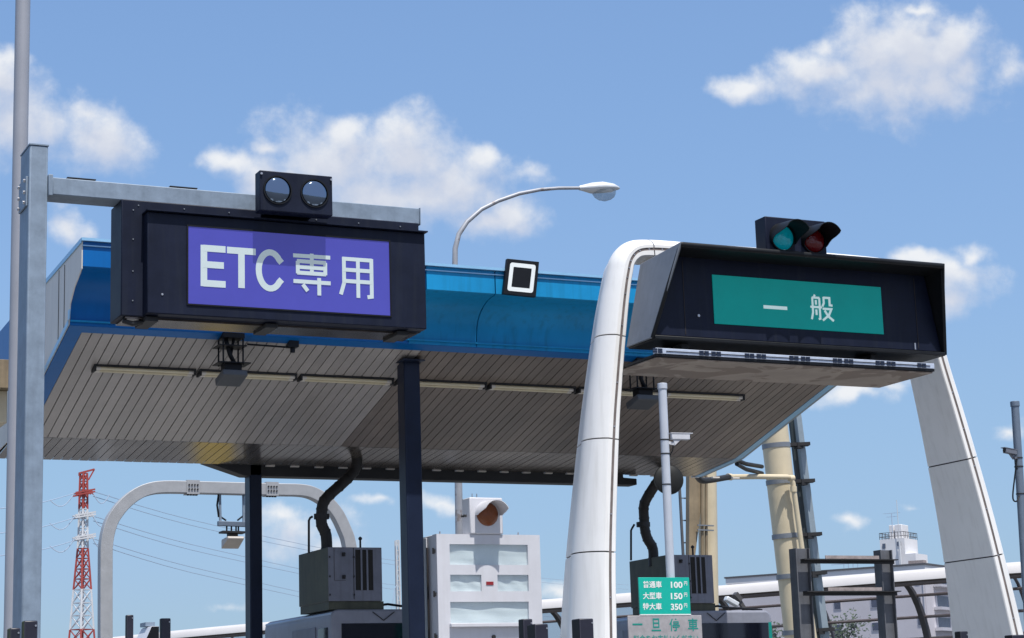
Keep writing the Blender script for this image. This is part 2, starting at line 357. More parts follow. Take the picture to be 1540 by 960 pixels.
def newgrp():
    g = bpy.data.node_groups.new('cloud_field', 'ShaderNodeTree')
    g.interface.new_socket('P', in_out='INPUT', socket_type='NodeSocketVector'); g.interface.new_socket('D', in_out='OUTPUT', socket_type='NodeSocketFloat')
    N = g.nodes; L = g.links; gi = N.new('NodeGroupInput'); go = N.new('NodeGroupOutput')
    n0 = N.new('ShaderNodeTexNoise'); n0.inputs['Scale'].default_value = 9; n0.inputs['Detail'].default_value = 3; L.new(gi.outputs[0], n0.inputs['Vector'])
    wv = N.new('ShaderNodeVectorMath'); wv.operation = 'SUBTRACT'; wv.inputs[1].default_value = (.5, .5, .5); L.new(n0.outputs['Color'], wv.inputs[0])
    ws = N.new('ShaderNodeVectorMath'); ws.operation = 'SCALE'; ws.inputs['Scale'].default_value = .085; L.new(wv.outputs[0], ws.inputs[0])
    wa = N.new('ShaderNodeVectorMath'); wa.operation = 'ADD'; L.new(gi.outputs[0], wa.inputs[0]); L.new(ws.outputs[0], wa.inputs[1])
    acc = None
    for cx, cy, rx, ry, st_ in CLOUDS:
        c = ((cx-770)/1000, -(cy-480)/1000, 0)
        mp = N.new('ShaderNodeVectorMath'); mp.operation = 'MULTIPLY_ADD'
        k = (1000/rx, 1000/ry, 0); L.new(wa.outputs[0], mp.inputs[0]); mp.inputs[1].default_value = k; mp.inputs[2].default_value = (-c[0]*k[0], -c[1]*k[1], 0)
        ln = N.new('ShaderNodeVectorMath'); ln.operation = 'LENGTH'; L.new(mp.outputs[0], ln.inputs[0])
        la = N.new('ShaderNodeMath'); la.operation = 'ADD'; la.inputs[1].default_value = 1-st_; L.new(ln.outputs['Value'], la.inputs[0])
        if acc is None: acc = la.outputs[0]
        else:
            mn = N.new('ShaderNodeMath'); mn.operation = 'SMOOTH_MIN'; mn.inputs[2].default_value = .3; L.new(acc, mn.inputs[0]); L.new(la.outputs[0], mn.inputs[1]); acc = mn.outputs[0]
    n1 = N.new('ShaderNodeTexNoise'); n1.inputs['Scale'].default_value = 11; n1.inputs['Detail'].default_value = 9; n1.inputs['Roughness'].default_value = .60
    L.new(gi.outputs[0], n1.inputs['Vector'])
    ma = N.new('ShaderNodeMath'); ma.operation = 'MULTIPLY_ADD'; ma.inputs[1].default_value = 1.9; ma.inputs[2].default_value = .12; L.new(n1.outputs['Fac'], ma.inputs[0])
    sb = N.new('ShaderNodeMath'); sb.operation = 'SUBTRACT'; L.new(ma.outputs[0], sb.inputs[0]); L.new(acc, sb.inputs[1])
    L.new(sb.outputs[0], go.inputs[0]); return g
G = newgrp()
geo = wn.new('ShaderNodeTexCoord')
# the low haze of the horizon is thin on this clear day: look a little higher into the sky model near the horizon
zr = wn.new('ShaderNodeVectorMath'); zr.operation = 'MULTIPLY_ADD'; zr.inputs[1].default_value = (1, 1, .8); zr.inputs[2].default_value = (0, 0, .08)
wl.new(geo.outputs['Generated'], zr.inputs[0])
zn = wn.new('ShaderNodeVectorMath'); zn.operation = 'NORMALIZE'; wl.new(zr.outputs[0], zn.inputs[0]); wl.new(zn.outputs[0], sky.inputs[0])
hs = wn.new('ShaderNodeHueSaturation'); hs.inputs['Saturation'].default_value = 1.15; 
mnv = wn.new('ShaderNodeVectorMath'); mnv.operation = 'MINIMUM'; mnv.inputs[1].default_value = (2.3, 2.75, 3.7)      # keep the dusty glow round the sun in bounds
wl.new(sky.outputs[0], mnv.inputs[0]); wl.new(mnv.outputs[0], hs.inputs['Color'])
def wdot(v):
    n = wn.new('ShaderNodeVectorMath'); n.operation = 'DOT_PRODUCT'; n.inputs[1].default_value = v; wl.new(geo.outputs['Generated'], n.inputs[0]); return n.outputs['Value']
dx, dy, dz = wdot(RT), wdot(UP), wdot(FW)
def wm(op, a, b=None, c=None):
    n = wn.new('ShaderNodeMath'); n.operation = op
    for i, q in enumerate((a, b, c)):
        if q is None: continue
        if isinstance(q, (int, float)): n.inputs[i].default_value = q
        else: wl.new(q, n.inputs[i])
    return n.outputs[0]
dzc = wm('MAXIMUM', dz, .05)
cu = wm('MULTIPLY', wm('DIVIDE', dx, dzc), F/1000); cv = wm('MULTIPLY', wm('DIVIDE', dy, dzc), F/1000)
cmb = wn.new('ShaderNodeCombineXYZ'); wl.new(cu, cmb.inputs[0]); wl.new(cv, cmb.inputs[1])
g1 = wn.new('ShaderNodeGroup'); g1.node_tree = G; wl.new(cmb.outputs[0], g1.inputs[0])
shf = wn.new('ShaderNodeVectorMath'); shf.operation = 'ADD'; shf.inputs[1].default_value = (-.012, .035, 0); wl.new(cmb.outputs[0], shf.inputs[0])
g2 = wn.new('ShaderNodeGroup'); g2.node_tree = G; wl.new(shf.outputs[0], g2.inputs[0])
mr = wn.new('ShaderNodeMapRange'); mr.interpolation_type = 'SMOOTHSTEP'; mr.inputs[1].default_value = -.08; mr.inputs[2].default_value = .70; CL_D = g1.outputs[0]
front = wm('GREATER_THAN', dz, .3)
# light: less cloud above (towards the sun) = brighter
lit = wn.new('ShaderNodeMapRange'); lit.inputs[1].default_value = -.25; lit.inputs[2].default_value = .75; lit.inputs[3].default_value = 1.0; lit.inputs[4].default_value = 0.0
wl.new(g2.outputs[0], lit.inputs[0])
wid = wm('MULTIPLY_ADD', lit.outputs[0], -.28, 1.02)
wl.new(wm('DIVIDE', CL_D, wid), mr.inputs[0]); mr.inputs[1].default_value = -.08; mr.inputs[2].default_value = 1.05
alpha = wm('MULTIPLY', wm('MULTIPLY', mr.outputs[0], front), .97)
cc = wn.new('ShaderNodeMix'); cc.data_type = 'RGBA'; wl.new(lit.outputs[0], cc.inputs['Factor'])
CLOUD_D, CLOUD_L = (3.1, 3.3, 3.8, 1), (4.15, 4.25, 4.4, 1)
cc.inputs['A'].default_value = CLOUD_D; cc.inputs['B'].default_value = CLOUD_L
fin = wn.new('ShaderNodeMix'); fin.data_type = 'RGBA'; wl.new(alpha, fin.inputs['Factor']); wl.new(hs.outputs[0], fin.inputs['A']); wl.new(cc.outputs['Result'], fin.inputs['B'])
wl.new(fin.outputs['Result'], bg.inputs['Color']); bg.inputs['Strength'].default_value = SKY_STR
vs = S.view_settings; vs.view_transform = 'Standard'; vs.look = 'None'; vs.gamma = 1; vs.exposure = .49; vs.use_curve_mapping = False

# ------------------------------------------------------------------ ground
struct(MB().add([(-3000,-3000,0),(3000,-3000,0),(3000,3000,0),(-3000,3000,0)], [(0,1,2,3)]).build('ground', m_asphalt, smooth=False))
for (x0, x1, y0, y1) in ((5.2, 9.4, 11.2, 30), (11.9, 16.2, 11.2, 30), (1.2, 3.5, 10.5, 30)):
    struct(MB().prism([(x0,y0+.8,0),((x0+x1)/2,y0-1,0),(x1,y0+.8,0),(x1,y1,0),(x0,y1,0)], (0,0,.18)).build('pavement', m_conc, bevel=.03))
hm = MB(); rg = [[], [], []]
for k in range(96):
    a = 2*math.pi*k/96
    h = 26 + 12*math.sin(a*3.1)+8*math.sin(a*7.3+1) + 4*math.sin(a*17)
    for i, (R_, z) in enumerate(((1500, -1), (1600, h*.7), (1750, h))): rg[i].append((R_*math.cos(a), R_*math.sin(a), z))
hm.loft(rg, True, False)
struct(hm.build('hills', m_hill))

# ------------------------------------------------------------------ ETC lane sign
YD = 14.5
a = P(222,318,YD); b = P(641,497,YD); dx0, dx1, dz0, dz1 = 3.79, 6.075, 4.605, 5.397
ZT = 5.515
sg = thing('lane_sign', 'dark navy box sign with purple ETC 専用 panel hanging under the grey steel arm', 'sign', (4.9, 14.7, 4.55))
MB().box((3.62, 14.62, 4.60), (6.075, 14.96, 5.512)).build('casing', m_navy, sg, .008)
dr = MB().box((dx0, YD, dz0), (dx1, 14.617, dz1)).build('front_door', m_navy, sg, .008)
MB().box((dx0-.012, 14.46, dz1+.002), (dx1+.012, 14.62, dz1+.012)).build('rain_lip', m_navy, dr)
px0, px1, pz0, pz1 = 4.108, 5.760, 4.697, 5.303
for nm, bx in (('panel_frame', ((px0-.012, px1+.012, pz1, pz1+.012), (px0-.012, px1+.012, pz0-.012, pz0), (px0-.012, px0, pz0, pz1), (px1, px1+.012, pz0, pz1))),):
    q = MB()
    for (x0, x1, z0, z1) in bx: q.box((x0, YD-.008, z0), (x1, YD+.002, z1))
    q.build(nm, m_black, dr)
pn = MB().box((px0, YD-.003, pz0), (px1, YD+.003, pz1)).build('sign_panel', m_purple, dr)
lt = MB(); YL = YD-.006; YB = YD-.0035
def cell(xa, ya, xb, yb): A = P(xa, ya, YD); B = P(xb, yb, YD); return A.x, B.x, B.z, A.z
x0, x1, z0, z1 = cell(301.9, 368.5, 339, 433); w = .052
glyph(lt, [[(.12,1),(.12,0)],[(.1,.925),(1,.925)],[(.1,.53),(.93,.53)],[(.1,.075),(1,.075)]], x0, x1, z0, z1, w, YL, YB)
x0, x1, z0, z1 = cell(341, 371.5, 384.6, 435)
glyph(lt, [[(0,.92),(1,.92)],[(.5,.95),(.5,0)]], x0, x1, z0, z1, w, YL, YB)
x0, x1, z0, z1 = cell(384.5, 374, 426, 440)
arc = [(.52+.42*math.cos(t), .5+.43*math.sin(t)) for t in [rad(38+k*(322-38)/26) for k in range(27)]]
glyph(lt, [[(.94,.70)]+arc+[(.94,.30)]], x0, x1, z0, z1, w*.93, YL, YB)
x0, x1, z0, z1 = cell(440.5, 380, 497, 446)
glyph(lt, [[(0,.93),(1,.935)],[(.5,1),(.5,.53)],[(.10,.80),(.88,.80)],[(.13,.66),(.85,.66)],[(.10,.52),(.88,.52)],[(.12,.8),(.12,.5)],[(.86,.8),(.86,.5)],
           [(0,.31),(1,.31)],[(.69,.42),(.69,.0)],[(.25,.24),(.38,.09)]], x0, x1, z0, z1, .031, YL, YB)
x0, x1, z0, z1 = cell(510.5, 386, 562.5, 450)
glyph(lt, [[(.08,.95),(.95,.95)],[(.12,.99),(.12,.35),(.02,.06)],[(.93,.99),(.93,.05),(.80,.03)],[(.1,.68),(.95,.68)],[(.1,.40),(.95,.40)],[(.53,.95),(.53,.0)]], x0, x1, z0, z1, .031, YL, YB)
lt.build('lettering', m_letter, pn, smooth=False)
q = MB()
for (px, py) in ((244,443),): c = P(px, py, YD); q.lathe([(0, -.006), (.008, -.006), (.010, 0)], c, (0, 1, 0), 12)
q.build('door_lock', m_bolt, dr)
q = MB()                                           # brackets and cable glands along the underside
for x in (3.8, 4.75, 5.85): q.box((x, 14.58, 4.562), (x+.10, 14.9, 4.598))
q.tube([(3.68, 14.7, 4.6), (3.66, 14.68, 4.57), (3.72, 14.66, 4.55), (3.8, 14.68, 4.57)], .02)
q.build('underside_bracket', m_dark, sg, .004)
MB().box((3.66, 14.64, 4.585), (6.04, 14.94, 4.599)).build('drip_tray', m_drip, sg)
q = MB()
for i in range(7): x = 3.75+i*.36; q.lathe([(0,-.004),(.005,-.004),(.006,0)], (x, 14.618, 5.47), (0,1,0), 8)
for z in (4.72, 4.95, 5.2, 5.43): q.lathe([(0,-.004),(.005,-.004),(.006,0)], (3.71, 14.618, z), (0,1,0), 8)
q.build('rivet', m_band, sg)

# gantry
gt = thing('sign_gantry', 'galvanized square post with a long horizontal arm carrying the purple panel sign', 'gantry', (3.0, 14.8, 0))
po = MB().box((2.924, 14.66, 0), (3.064, 15.0, 5.888)).build('post', m_galv, gt, .012)
MB().box((2.920, 14.655, 5.888), (3.068, 15.005, 5.898)).build('post_cap', m_galv, po)
ar = MB().box((3.1, 14.66, 5.514), (6.10, 14.90, 5.648)).build('arm', m_galv, gt, .006)
MB().box((6.10, 14.655, 5.510), (6.108, 14.905, 5.652)).build('end_plate', m_galv, ar)
MB().box((3.066, 14.64, 5.50), (3.10, 14.92, 5.665)).build('flange_plate', m_galv, gt, .004)
MB().box((2.908, 14.70, 5.42), (2.923, 14.97, 5.65)).build('back_plate', m_galv, gt, .003)
q = MB()
for y in (14.73, 14.94):
    for z in (5.45, 5.53, 5.62): q.lathe([(0,-.016),(.012,-.016),(.014,0)], (2.907, y, z), (1,0,0), 6)
q.build('bolt', m_bolt, gt)
q = MB()
for x in (3.22, 4.02): q.box((x, 14.70, 5.665), (x+.22, 14.86, 5.672)); q.box((x+.01, 14.72, 5.65), (x+.02, 14.74, 5.665)); q.box((x+.2, 14.72, 5.65), (x+.21, 14.74, 5.665))
q.build('clamp_plate', m_dark, gt)
q = MB()
for x in (4.55, 5.15, 5.72, 6.0): q.box((x, 14.645, 5.512), (x+.05, 14.68, 5.518))
q.build('hanger_clip', m_bolt, gt)

# twin dark lens unit
A = P(390.5, 252, 14.33); B = P(500.5, 325, 14.33)
tl = thing('lens_unit', 'black box with two round dark mirror lenses standing in front of the grey arm', 'signal lamp', ((A.x+B.x)/2, 14.4, B.z))
MB().box((A.x, 14.33, B.z+.0), (B.x, 14.45, A.z-.02)).build('housing', m_navy, tl, .006)
MB().box((A.x+.1, 14.45, B.z+.03), (B.x-.1, 14.658, B.z+.11)).build('mount_bracket', m_black, tl)
for (px, py) in ((417.5, 286), (473, 291)):
    c = P(px, py, 14.328)
    l = MB().lathe([(.104, .002), (.100, -.008), (.085, -.018), (.06, -.027), (.03, -.032), (.001, -.034)], c, (0, 1, 0), 40).build('lens', m_mirrorlens, tl)
    MB().lathe([(.106, .001), (.116, .001), (.116, -.008), (.106, -.008), (.106, .001)], c, (0, 1, 0), 40).build('lens_rim', m_black, l)
q = MB()
for x in (A.x+.012, B.x-.012): q.lathe([(0,-.014),(.009,-.014),(.009,0)], (x, 14.33, A.z-.05), (0,1,0), 8)
q.build('bolt', m_bolt, tl)

# tall thin lamp pole behind the post
A = P(34.5, 0, 16.5); B = P(18, 930, 16.5); cx = (A.x+B.x)/2
lp = thing('lamp_pole', 'tall smooth round grey pole just behind the square galvanized post', 'pole', (cx, 16.5, 0))
MB().tube([(B.x-.02, 16.5, 0), (B.x, 16.5, B.z), (A.x, 16.5, A.z), (A.x+.03, 16.5, 9.6)], [.066, .064, .063, .06], 24).build('shaft', m_pole, lp)
MB().tube([(B.x-.02, 16.5, 0), (B.x-.02, 16.5, .25)], .12, 20).build('base_collar', m_galv, lp)
MB().tube([(A.x+.03, 16.5, 9.6), (A.x+.3, 16.0, 10.2), (A.x+1.0, 15.0, 10.4)], .04, 12).build('top_arm', m_pole, lp)

# ------------------------------------------------------------------ toll canopy
XL = P(125, 363, 18).x
Z0, Y0, K1 = 5.300, 18.512, -.271            # soffit plane behind the blue edge
def CE(px, py, dz=0): return PS(px, py, Z0+dz, Y0, K1)
XR = .5*(CE(1262, 577).x + CE(1117, 691).x)
kL, kM, kR = CE(65, 662), CE(510, 671.5), CE(950, 690)
YK = kM.y; ZK = Z0+K1*(YK-Y0); K2 = -.10
st = PS(510, 703, ZK, YK, K2); YE = st.y; ZE = ZK+K2*(YE-YK)
cn = thing('toll_canopy', 'wide toll gate canopy with blue curved fascia and slatted grey ceiling', 'canopy', ((XL+XR)/2, 20, 0))
def fprof():    # fascia profile (Y, z)
    p = [(18.0, 6.0), (18.0, 5.765)]
    for k in range(9):
        t = rad(90*k/8); p.append((18.03+.46*math.sin(t), 5.752-.30*(1-math.cos(t))))
    p += [(18.50, 5.40), (18.505, Z0+.004)]
    return p
fp = fprof()
xs = P(641, 430, 18).x; xs2 = P(745, 440, 18).x
def fascia(x0, x1, mat, nm):
    q = MB(); A = [(x0, y, z) for y, z in fp] + [(x0, 18.62, Z0+.004), (x0, 18.62, 5.99)]
    q.prism(A, (x1-x0, 0, 0)); return q.build(nm, mat, cn, smooth=True, angle=30)
fascia(XL, xs-.006, m_blue, 'fascia'); fascia(xs+.006, xs2-.006, m_blue2, 'fascia'); fascia(xs2+.006, XR, m_blue2, 'fascia')
MB().box((XL+.05, 18.53, Z0+.01), (XR-.05, 18.6, 5.95)).build('fascia_backing', m_gap, cn)
q = MB()
q.box((XL-.02, 17.965, 6.002), (XR+.02, 18.10, 6.03)); q.box((XL-.005, 17.985, 5.955), (XR+.005, 17.998, 5.965))
q.build('roof_rim', m_rim, cn)
q = MB(); q.box((XL, 18.478, Z0+.035), (XR, 18.503, Z0+.05)); q.build('edge_trim', m_blue2, cn)
# ceiling edge band (blue underside) along front and left end
def cz(y): return Z0+K1*(y-Y0) if y <= YK else ZK+K2*(y-YK)
q = MB(); bw = .13
q.prism([(XL, Y0, cz(Y0)), (XL, Y0+bw, cz(Y0+bw)), (XR, Y0+bw, cz(Y0+bw)), (XR, Y0, cz(Y0))], (0, 0, .02))
q.build('soffit_edge', m_blue, cn)
q = MB()
q.prism([(XL, Y0+bw, cz(Y0+bw)), (XL, YK, cz(YK)), (XL+.14, YK, cz(YK)), (XL+.14, Y0+bw, cz(Y0+bw))], (0, 0, .02))
q.build('soffit_edge', m_blue, cn)
# slats
pitch = .1025
def slats(x0, x1, ya, yb, mat, nm, g=.0095):
    q = MB(); n = max(1, round((x1-x0)/pitch)); p = (x1-x0)/n
    for k in range(n):
        a0 = x0+k*p+g/2; a1 = x0+(k+1)*p-g/2
        j = random.uniform(-.0015, .0015)
        q.prism([(a0, ya, cz(ya+1e-6)+j), (a1, ya, cz(ya+1e-6)+j), (a1, yb, cz(yb-1e-6)+j), (a0, yb, cz(yb-1e-6)+j)], (0, 0, .012))
    return q.build(nm, mat, cn, smooth=False)
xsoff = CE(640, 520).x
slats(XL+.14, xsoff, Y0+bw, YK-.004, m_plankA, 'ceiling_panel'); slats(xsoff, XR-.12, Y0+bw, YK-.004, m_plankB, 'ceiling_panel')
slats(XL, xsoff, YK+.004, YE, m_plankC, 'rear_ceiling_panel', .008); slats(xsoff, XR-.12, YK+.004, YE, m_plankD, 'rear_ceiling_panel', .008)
q = MB()
q.prism([(XL+.01, Y0+.02, cz(Y0)+.03), (XL+.01, YK, ZK+.03), (XL+.01, YE, ZE+.03), (XL+.01, YE, 5.9), (XL+.01, 18.63, 5.98)], (XR-XL-.02, 0, 0))
q.build('roof_slab', m_gap, cn)
# left end panel
q = MB(); q.prism([(XL-.012, 18.0, 6.0), (XL-.012, YE+.3, 5.82), (XL-.012, YE+.3, ZE+.02), (XL-.012, YK, ZK+.01), (XL-.012, Y0, Z0+.01), (XL-.012, 18.46, 5.5), (XL-.012, 18.3, 5.62), (XL-.012, 18.0, 5.74)], (.01, 0, 0))
q.build('end_panel', m_endpanel, cn)
q = MB()
q.prism([(XL-.022, 18.0, 6.03), (XL-.022, YE+.3, 5.85), (XL-.022, YE+.3, 5.81), (XL-.022, 18.0, 5.985)], (.009, 0, 0))
q.prism([(XL-.022, Y0, Z0+.05), (XL-.022, YK, ZK+.05), (XL-.022, YK, ZK+.0), (XL-.022, Y0, Z0+.0)], (.009, 0, 0))
q.prism([(XL-.022, 18.42, 5.44), (XL-.022, 18.50, 5.44), (XL-.022, 18.50, Z0+.05), (XL-.022, 18.46, Z0+.05)], (.009, 0, 0))
q.build('end_trim', m_rim, cn)
q = MB()
for y in (18.7, 18.95): q.box((XL-.016, y, 5.36-.27*(y-18.5)), (XL-.0125, y+.012, 5.93))
q.build('end_seam', m_seam, cn)
q = MB(); q.prism([(XL-.024, 19.6, 5.98-.0), (XL-.024, YE+.3, 5.86), (XL-.024, YE+.3, 5.2), (XL-.024, 19.6, 5.32)], (.01, 0, 0)); q.build('end_panel', m_blue, cn)
# right edge trim
q = MB(); q.prism([(XR-.03, Y0, cz(Y0)-.004), (XR-.03, YK, ZK-.004), (XR-.03, YE, ZE-.004), (XR-.03, YE, ZE+.12), (XR-.03, YK, ZK+.14), (XR-.03, Y0, Z0+.2)], (.03, 0, 0)); q.build('end_trim', m_rack, cn)
q = MB(); q.prism([(XR-.115, Y0+bw, cz(Y0+bw)-.003), (XR-.031, Y0+bw, cz(Y0+bw)-.003), (XR-.031, YK, ZK-.003), (XR-.115, YK, ZK-.003)], (0, 0, .016)); q.prism([(XR-.115, YK+.001, ZK-.003), (XR-.031, YK+.001, ZK-.003), (XR-.031, YE, ZE-.003), (XR-.115, YE, ZE-.003)], (0, 0, .016)); q.build('soffit_edge', m_rim, cn)
# rear beam
A = P(366, 704, YE+.15); B = P(952, 716, YE+.15)
zb1 = P(600, 722.5, YE+.15).z; zb0 = ZE+.03
q = MB(); xa = P(306, 697, YE+.1).x; xb = P(366, 716, YE+.1).x
q.prism([(xa, YE+.05, zb0), (xb, YE+.05, zb1), (B.x, YE+.05, zb1), (B.x, YE+.05, zb1+.08), (P(932, 716, YE+.15).x, YE+.05, zb1+.09), (P(932, 716, YE+.15).x, YE+.05, zb0)], (0, .22, 0))
q.build('rear_beam', m_dark, cn, .01)
q = MB()
for k in range(22): x = XL+3.1+k*.3; q.box((x, YE+.0, ZE-.010), (x+.1, YE+.045, ZE+.008))
q.build('rear_clip', m_endpanel, cn)
# columns
def column(xl, xr, ytop, plate, Y=None):
    c = CE((xl+xr)/2, ytop) if Y is None else P((xl+xr)/2, ytop, Y)
    x0 = P(xl, ytop+6, c.y).x; x1 = P(xr, ytop+6, c.y).x; 
    o = None; q = MB(); d = x1-x0-.03
    # visible width = front face + a sliver of the side face
    q.box((x0+.045, c.y-.10, 0), (x1, c.y+.10, c.z+.02)); o = q.build('column', m_column, cn, .012)
    if plate: MB().box((x0-.0, c.y-.20, c.z-.006), (x1+.02, c.y+.14, c.z+.006)).build('cap_plate', m_column, o)
    MB().box((x0-.05, c.y-.2, .18), (x1+.1, c.y+.2, .2)).build('base_plate', m_dark, o)
    return c
c1 = column(596, 626, 546, True)
c2 = column(366, 390, 700, False, YE+.15)
# cream support beam behind the canopy's left end
A = P(12, 545, 20.6); B = P(12, 605, 20.6); C2 = P(12, 640, 20.6)
bm_ = thing('support_beam', 'cream box beam end sticking out past the cream canopy end panel', 'beam', (A.x-1, 20.7, C2.z))
MB().box((A.x-3.2, 20.6, B.z-.22), (A.x, 20.95, B.z+.12)).build('beam_web', m_cream, bm_, .01)
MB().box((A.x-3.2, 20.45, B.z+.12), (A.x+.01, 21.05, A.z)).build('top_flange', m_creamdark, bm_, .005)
MB().box((A.x-2.9, 20.62, 0), (A.x-2.5, 20.93, B.z-.22)).build('support_leg', m_cream, bm_, .01)

# fluorescent strip fixtures recessed in the soffit
yA = CE(137, 553); yB = CE(1121, 596); YF = .5*(yA.y+yB.y)+.0
segs = [(139,291),(297,444),(449,589),(595,728),(733,863),(869,990),(995,1120)]
rot = math.atan(K1)
fl0 = None
def fx(px): # x on the light line
    t = (px-137)/(1121-137); return CE(px, 553+43*t).x
whl = ['ceiling strip light nearest the cream canopy end panel', 'ceiling strip light directly behind the hanging grey antenna under the purple sign', 'ceiling strip light ending at the thick navy column head',
       'ceiling strip light passing behind the top of the thick navy column', 'ceiling strip light below the square black sign', 'ceiling strip light passing behind the white arch leg', 'ceiling strip light crossing behind the top of the slim white pole']
zf = cz(YF)
for i, (pa, pb) in enumerate(segs):
    xa_, xb_ = fx(pa), fx(pb)
    if fl0 is None:
        L0 = (fx(segs[2][1])-fx(segs[2][0]))
        t = thing('strip_light', whl[0], 'ceiling light', ((xa_+xa_+L0)/2, YF, zf), 'fluorescent strip lights in the canopy ceiling')
        x0, x1 = xa_, xa_+L0
        def sl(dy, dz): return (YF+dy, zf+K1*dy+dz)
        q = MB()
        for (d0, d1, h0, h1) in ((-.07, .07, -.004, -.002), (-.07, -.06, -.022, -.004), (.06, .07, -.022, -.004)):
            q.prism([(x0, *sl(d0, h0)), (x0, *sl(d1, h0)), (x0, *sl(d1, h1)), (x0, *sl(d0, h1))], (L0, 0, 0))
        q.box((x0, YF-.065, zf-.05), (x0+.02, YF+.065, zf+.02)); q.box((x1-.02, YF-.065, zf-.05), (x1, YF+.065, zf+.02))
        q.build('housing', m_dark, t)
        for d in (-.034, .018):
            q = MB(); q.tube([(x0+.05, *sl(d, -.028)), (x1-.05, *sl(d, -.028))], .017, 10); q.build('tube', m_fluor, t)
            q = MB(); q.tube([(x0+.02, *sl(d, -.028)), (x0+.07, *sl(d, -.028))], .019, 10); q.tube([(x1-.07, *sl(d, -.028)), (x1-.02, *sl(d, -.028))], .019, 10); q.build('lamp_holder', m_endpanel, t)
        MB().prism([(x0+.02, *sl(-.06, -.012)), (x0+.02, *sl(.06, -.012)), (x0+.02, *sl(.06, -.006)), (x0+.02, *sl(-.06, -.006))], (L0-.04, 0, 0)).build('reflector', m_fluor, t)
        fl0 = t; flx = (x0+x1)/2
    else:
        dup(fl0, ((xa_+xb_)/2 - flx, 0, 0), whl[i])

# square marker sign on the fascia
c = [P(763,389,17.93), P(811,394,17.93), P(806,447,17.93), P(757,442,17.93)]
ms = thing('marker_sign', 'small black square sign with a white square outline on the blue fascia', 'sign', (c[3].x, 17.95, c[3].z))
MB().prism(c, (0, .045, 0)).build('plate', m_black, ms, .003)
ctr = sum(c, Vector())/4
def rr(f, rad_, n=5):      # rounded square in the plate's own axes
    ux = (c[1]-c[0])/2; uz = (c[0]-c[3])/2; out = []
    for (sx, sz, a0) in ((1,1,0),(-1,1,90),(-1,-1,180),(1,-1,270)):
        for k in range(n+1):
            t = rad(a0+90*k/n); out.append(ctr + ux*(sx*(f-rad_)+rad_*math.cos(t)) + uz*(sz*(f-rad_)+rad_*math.sin(t)))
    return out
o_, i_ = rr(.80, .14), rr(.57, .03); n = len(o_); q = MB()
sh = Vector((0, -.003, 0)); sh2 = Vector((0, -.0005, 0))
q.loft([[p+sh2 for p in o_], [p+sh for p in o_], [p+sh for p in i_], [p+sh2 for p in i_]], True, False)
q.build('outline_mark', m_whitetxt, ms, smooth=False)
MB().box((ctr.x-.06, 17.976, ctr.z-.05), (ctr.x+.06, 17.996, ctr.z+.05)).build('bracket', m_dark, ms)

# ceiling antennas (flat boxes hung from the soffit)
def antenna(name, label, ctop, zb, w, Y, nrod, group):
    t = thing(name, label, 'antenna', (ctop.x, Y, ctop.z), group)
    zt = ctop.z
    q = MB(); q.box((ctop.x-.11, Y-.11, zt-.02), (ctop.x+.11, Y+.11, zt+.03)); q.build('mount_plate', m_black, t, .004)
    q = MB()
    for sx in (-.1, .1):
        for sy in (-.08, .08): q.tube([(ctop.x+sx, Y+sy, zt+.02), (ctop.x+sx, Y+sy, zb+.13)], .009, 8)
    q.build('hanger_rod', m_black, t)
    q = MB(); q.box((ctop.x-.15, Y-.12, zt-.10), (ctop.x+.13, Y+.12, zt-.09)); q.box((ctop.x-.15, Y-.12, zb+.14), (ctop.x+.17, Y+.12, zb+.15)); q.build('spacer_plate', m_black, t)
    q = MB(); q.tube([(ctop.x-.05, Y, zt-.02), (ctop.x-.02, Y-.03, zb+.24), (ctop.x+.04, Y, zb+.15)], .022, 10); q.tube([(ctop.x+.03, Y, zt-.02), (ctop.x+.01, Y+.03, zb+.25), (ctop.x+.02, Y, zb+.15)], .016, 10); q.build('cable', m_black, t)
    q = MB(); q.box((ctop.x-.08, Y-.07, zb+.07), (ctop.x+.09, Y+.07, zb+.14)); q.build('neck', m_black, t)
    # tilted antenna box: front face narrow, face looking down towards the traffic
    cx = ctop.x+.01
    A = [(-w/2, -.11, .075), (w/2, -.11, .075), (w/2, .16, .02), (-w/2, .16, .02)]; Bq = [(-w/2, -.13, .015), (w/2, -.13, .015), (w/2, .14, -.055), (-w/2, .14, -.055)]
    q = MB(); q.loft([[(cx+a_, Y+b_, zb+c_) for a_, b_, c_ in Bq], [(cx+a_, Y+b_, zb+c_) for a_, b_, c_ in A]]); q.build('antenna_box', m_ant, t, .012, seg=3)
    return t
ct = CE(347, 508); zb = P(350, 570, ct.y).z
antenna('toll_antenna', 'flat grey antenna box hung on rods from the canopy ceiling under the purple sign', ct, zb, .25, ct.y, 4, 'antennas hung from the canopy ceiling')
ct2 = CE(964, 545); zb2 = P(964, 606, ct2.y).z
antenna('toll_antenna', 'flat grey antenna box under the canopy ceiling between white arch leg and camera pole', ct2, zb2, .27, ct2.y, 4, 'antennas hung from the canopy ceiling')
q = MB(); A = CE(372, 518, -.05); Bc = CE(440, 523, -.05); q.tube([A, Bc], .01, 8); q.box((Bc.x-.05, Bc.y-.05, Bc.z+.0), (Bc.x+.05, Bc.y+.05, Bc.z+.07)); q.tube([(Bc.x, Bc.y, Bc.z+.02), (Bc.x, Bc.y, Bc.z-.05)], .025, 10)
tag(q.build('cable_conduit', m_black), 'thin black conduit with a junction box on the ceiling by the purple sign', 'conduit')

exec_marker = 0
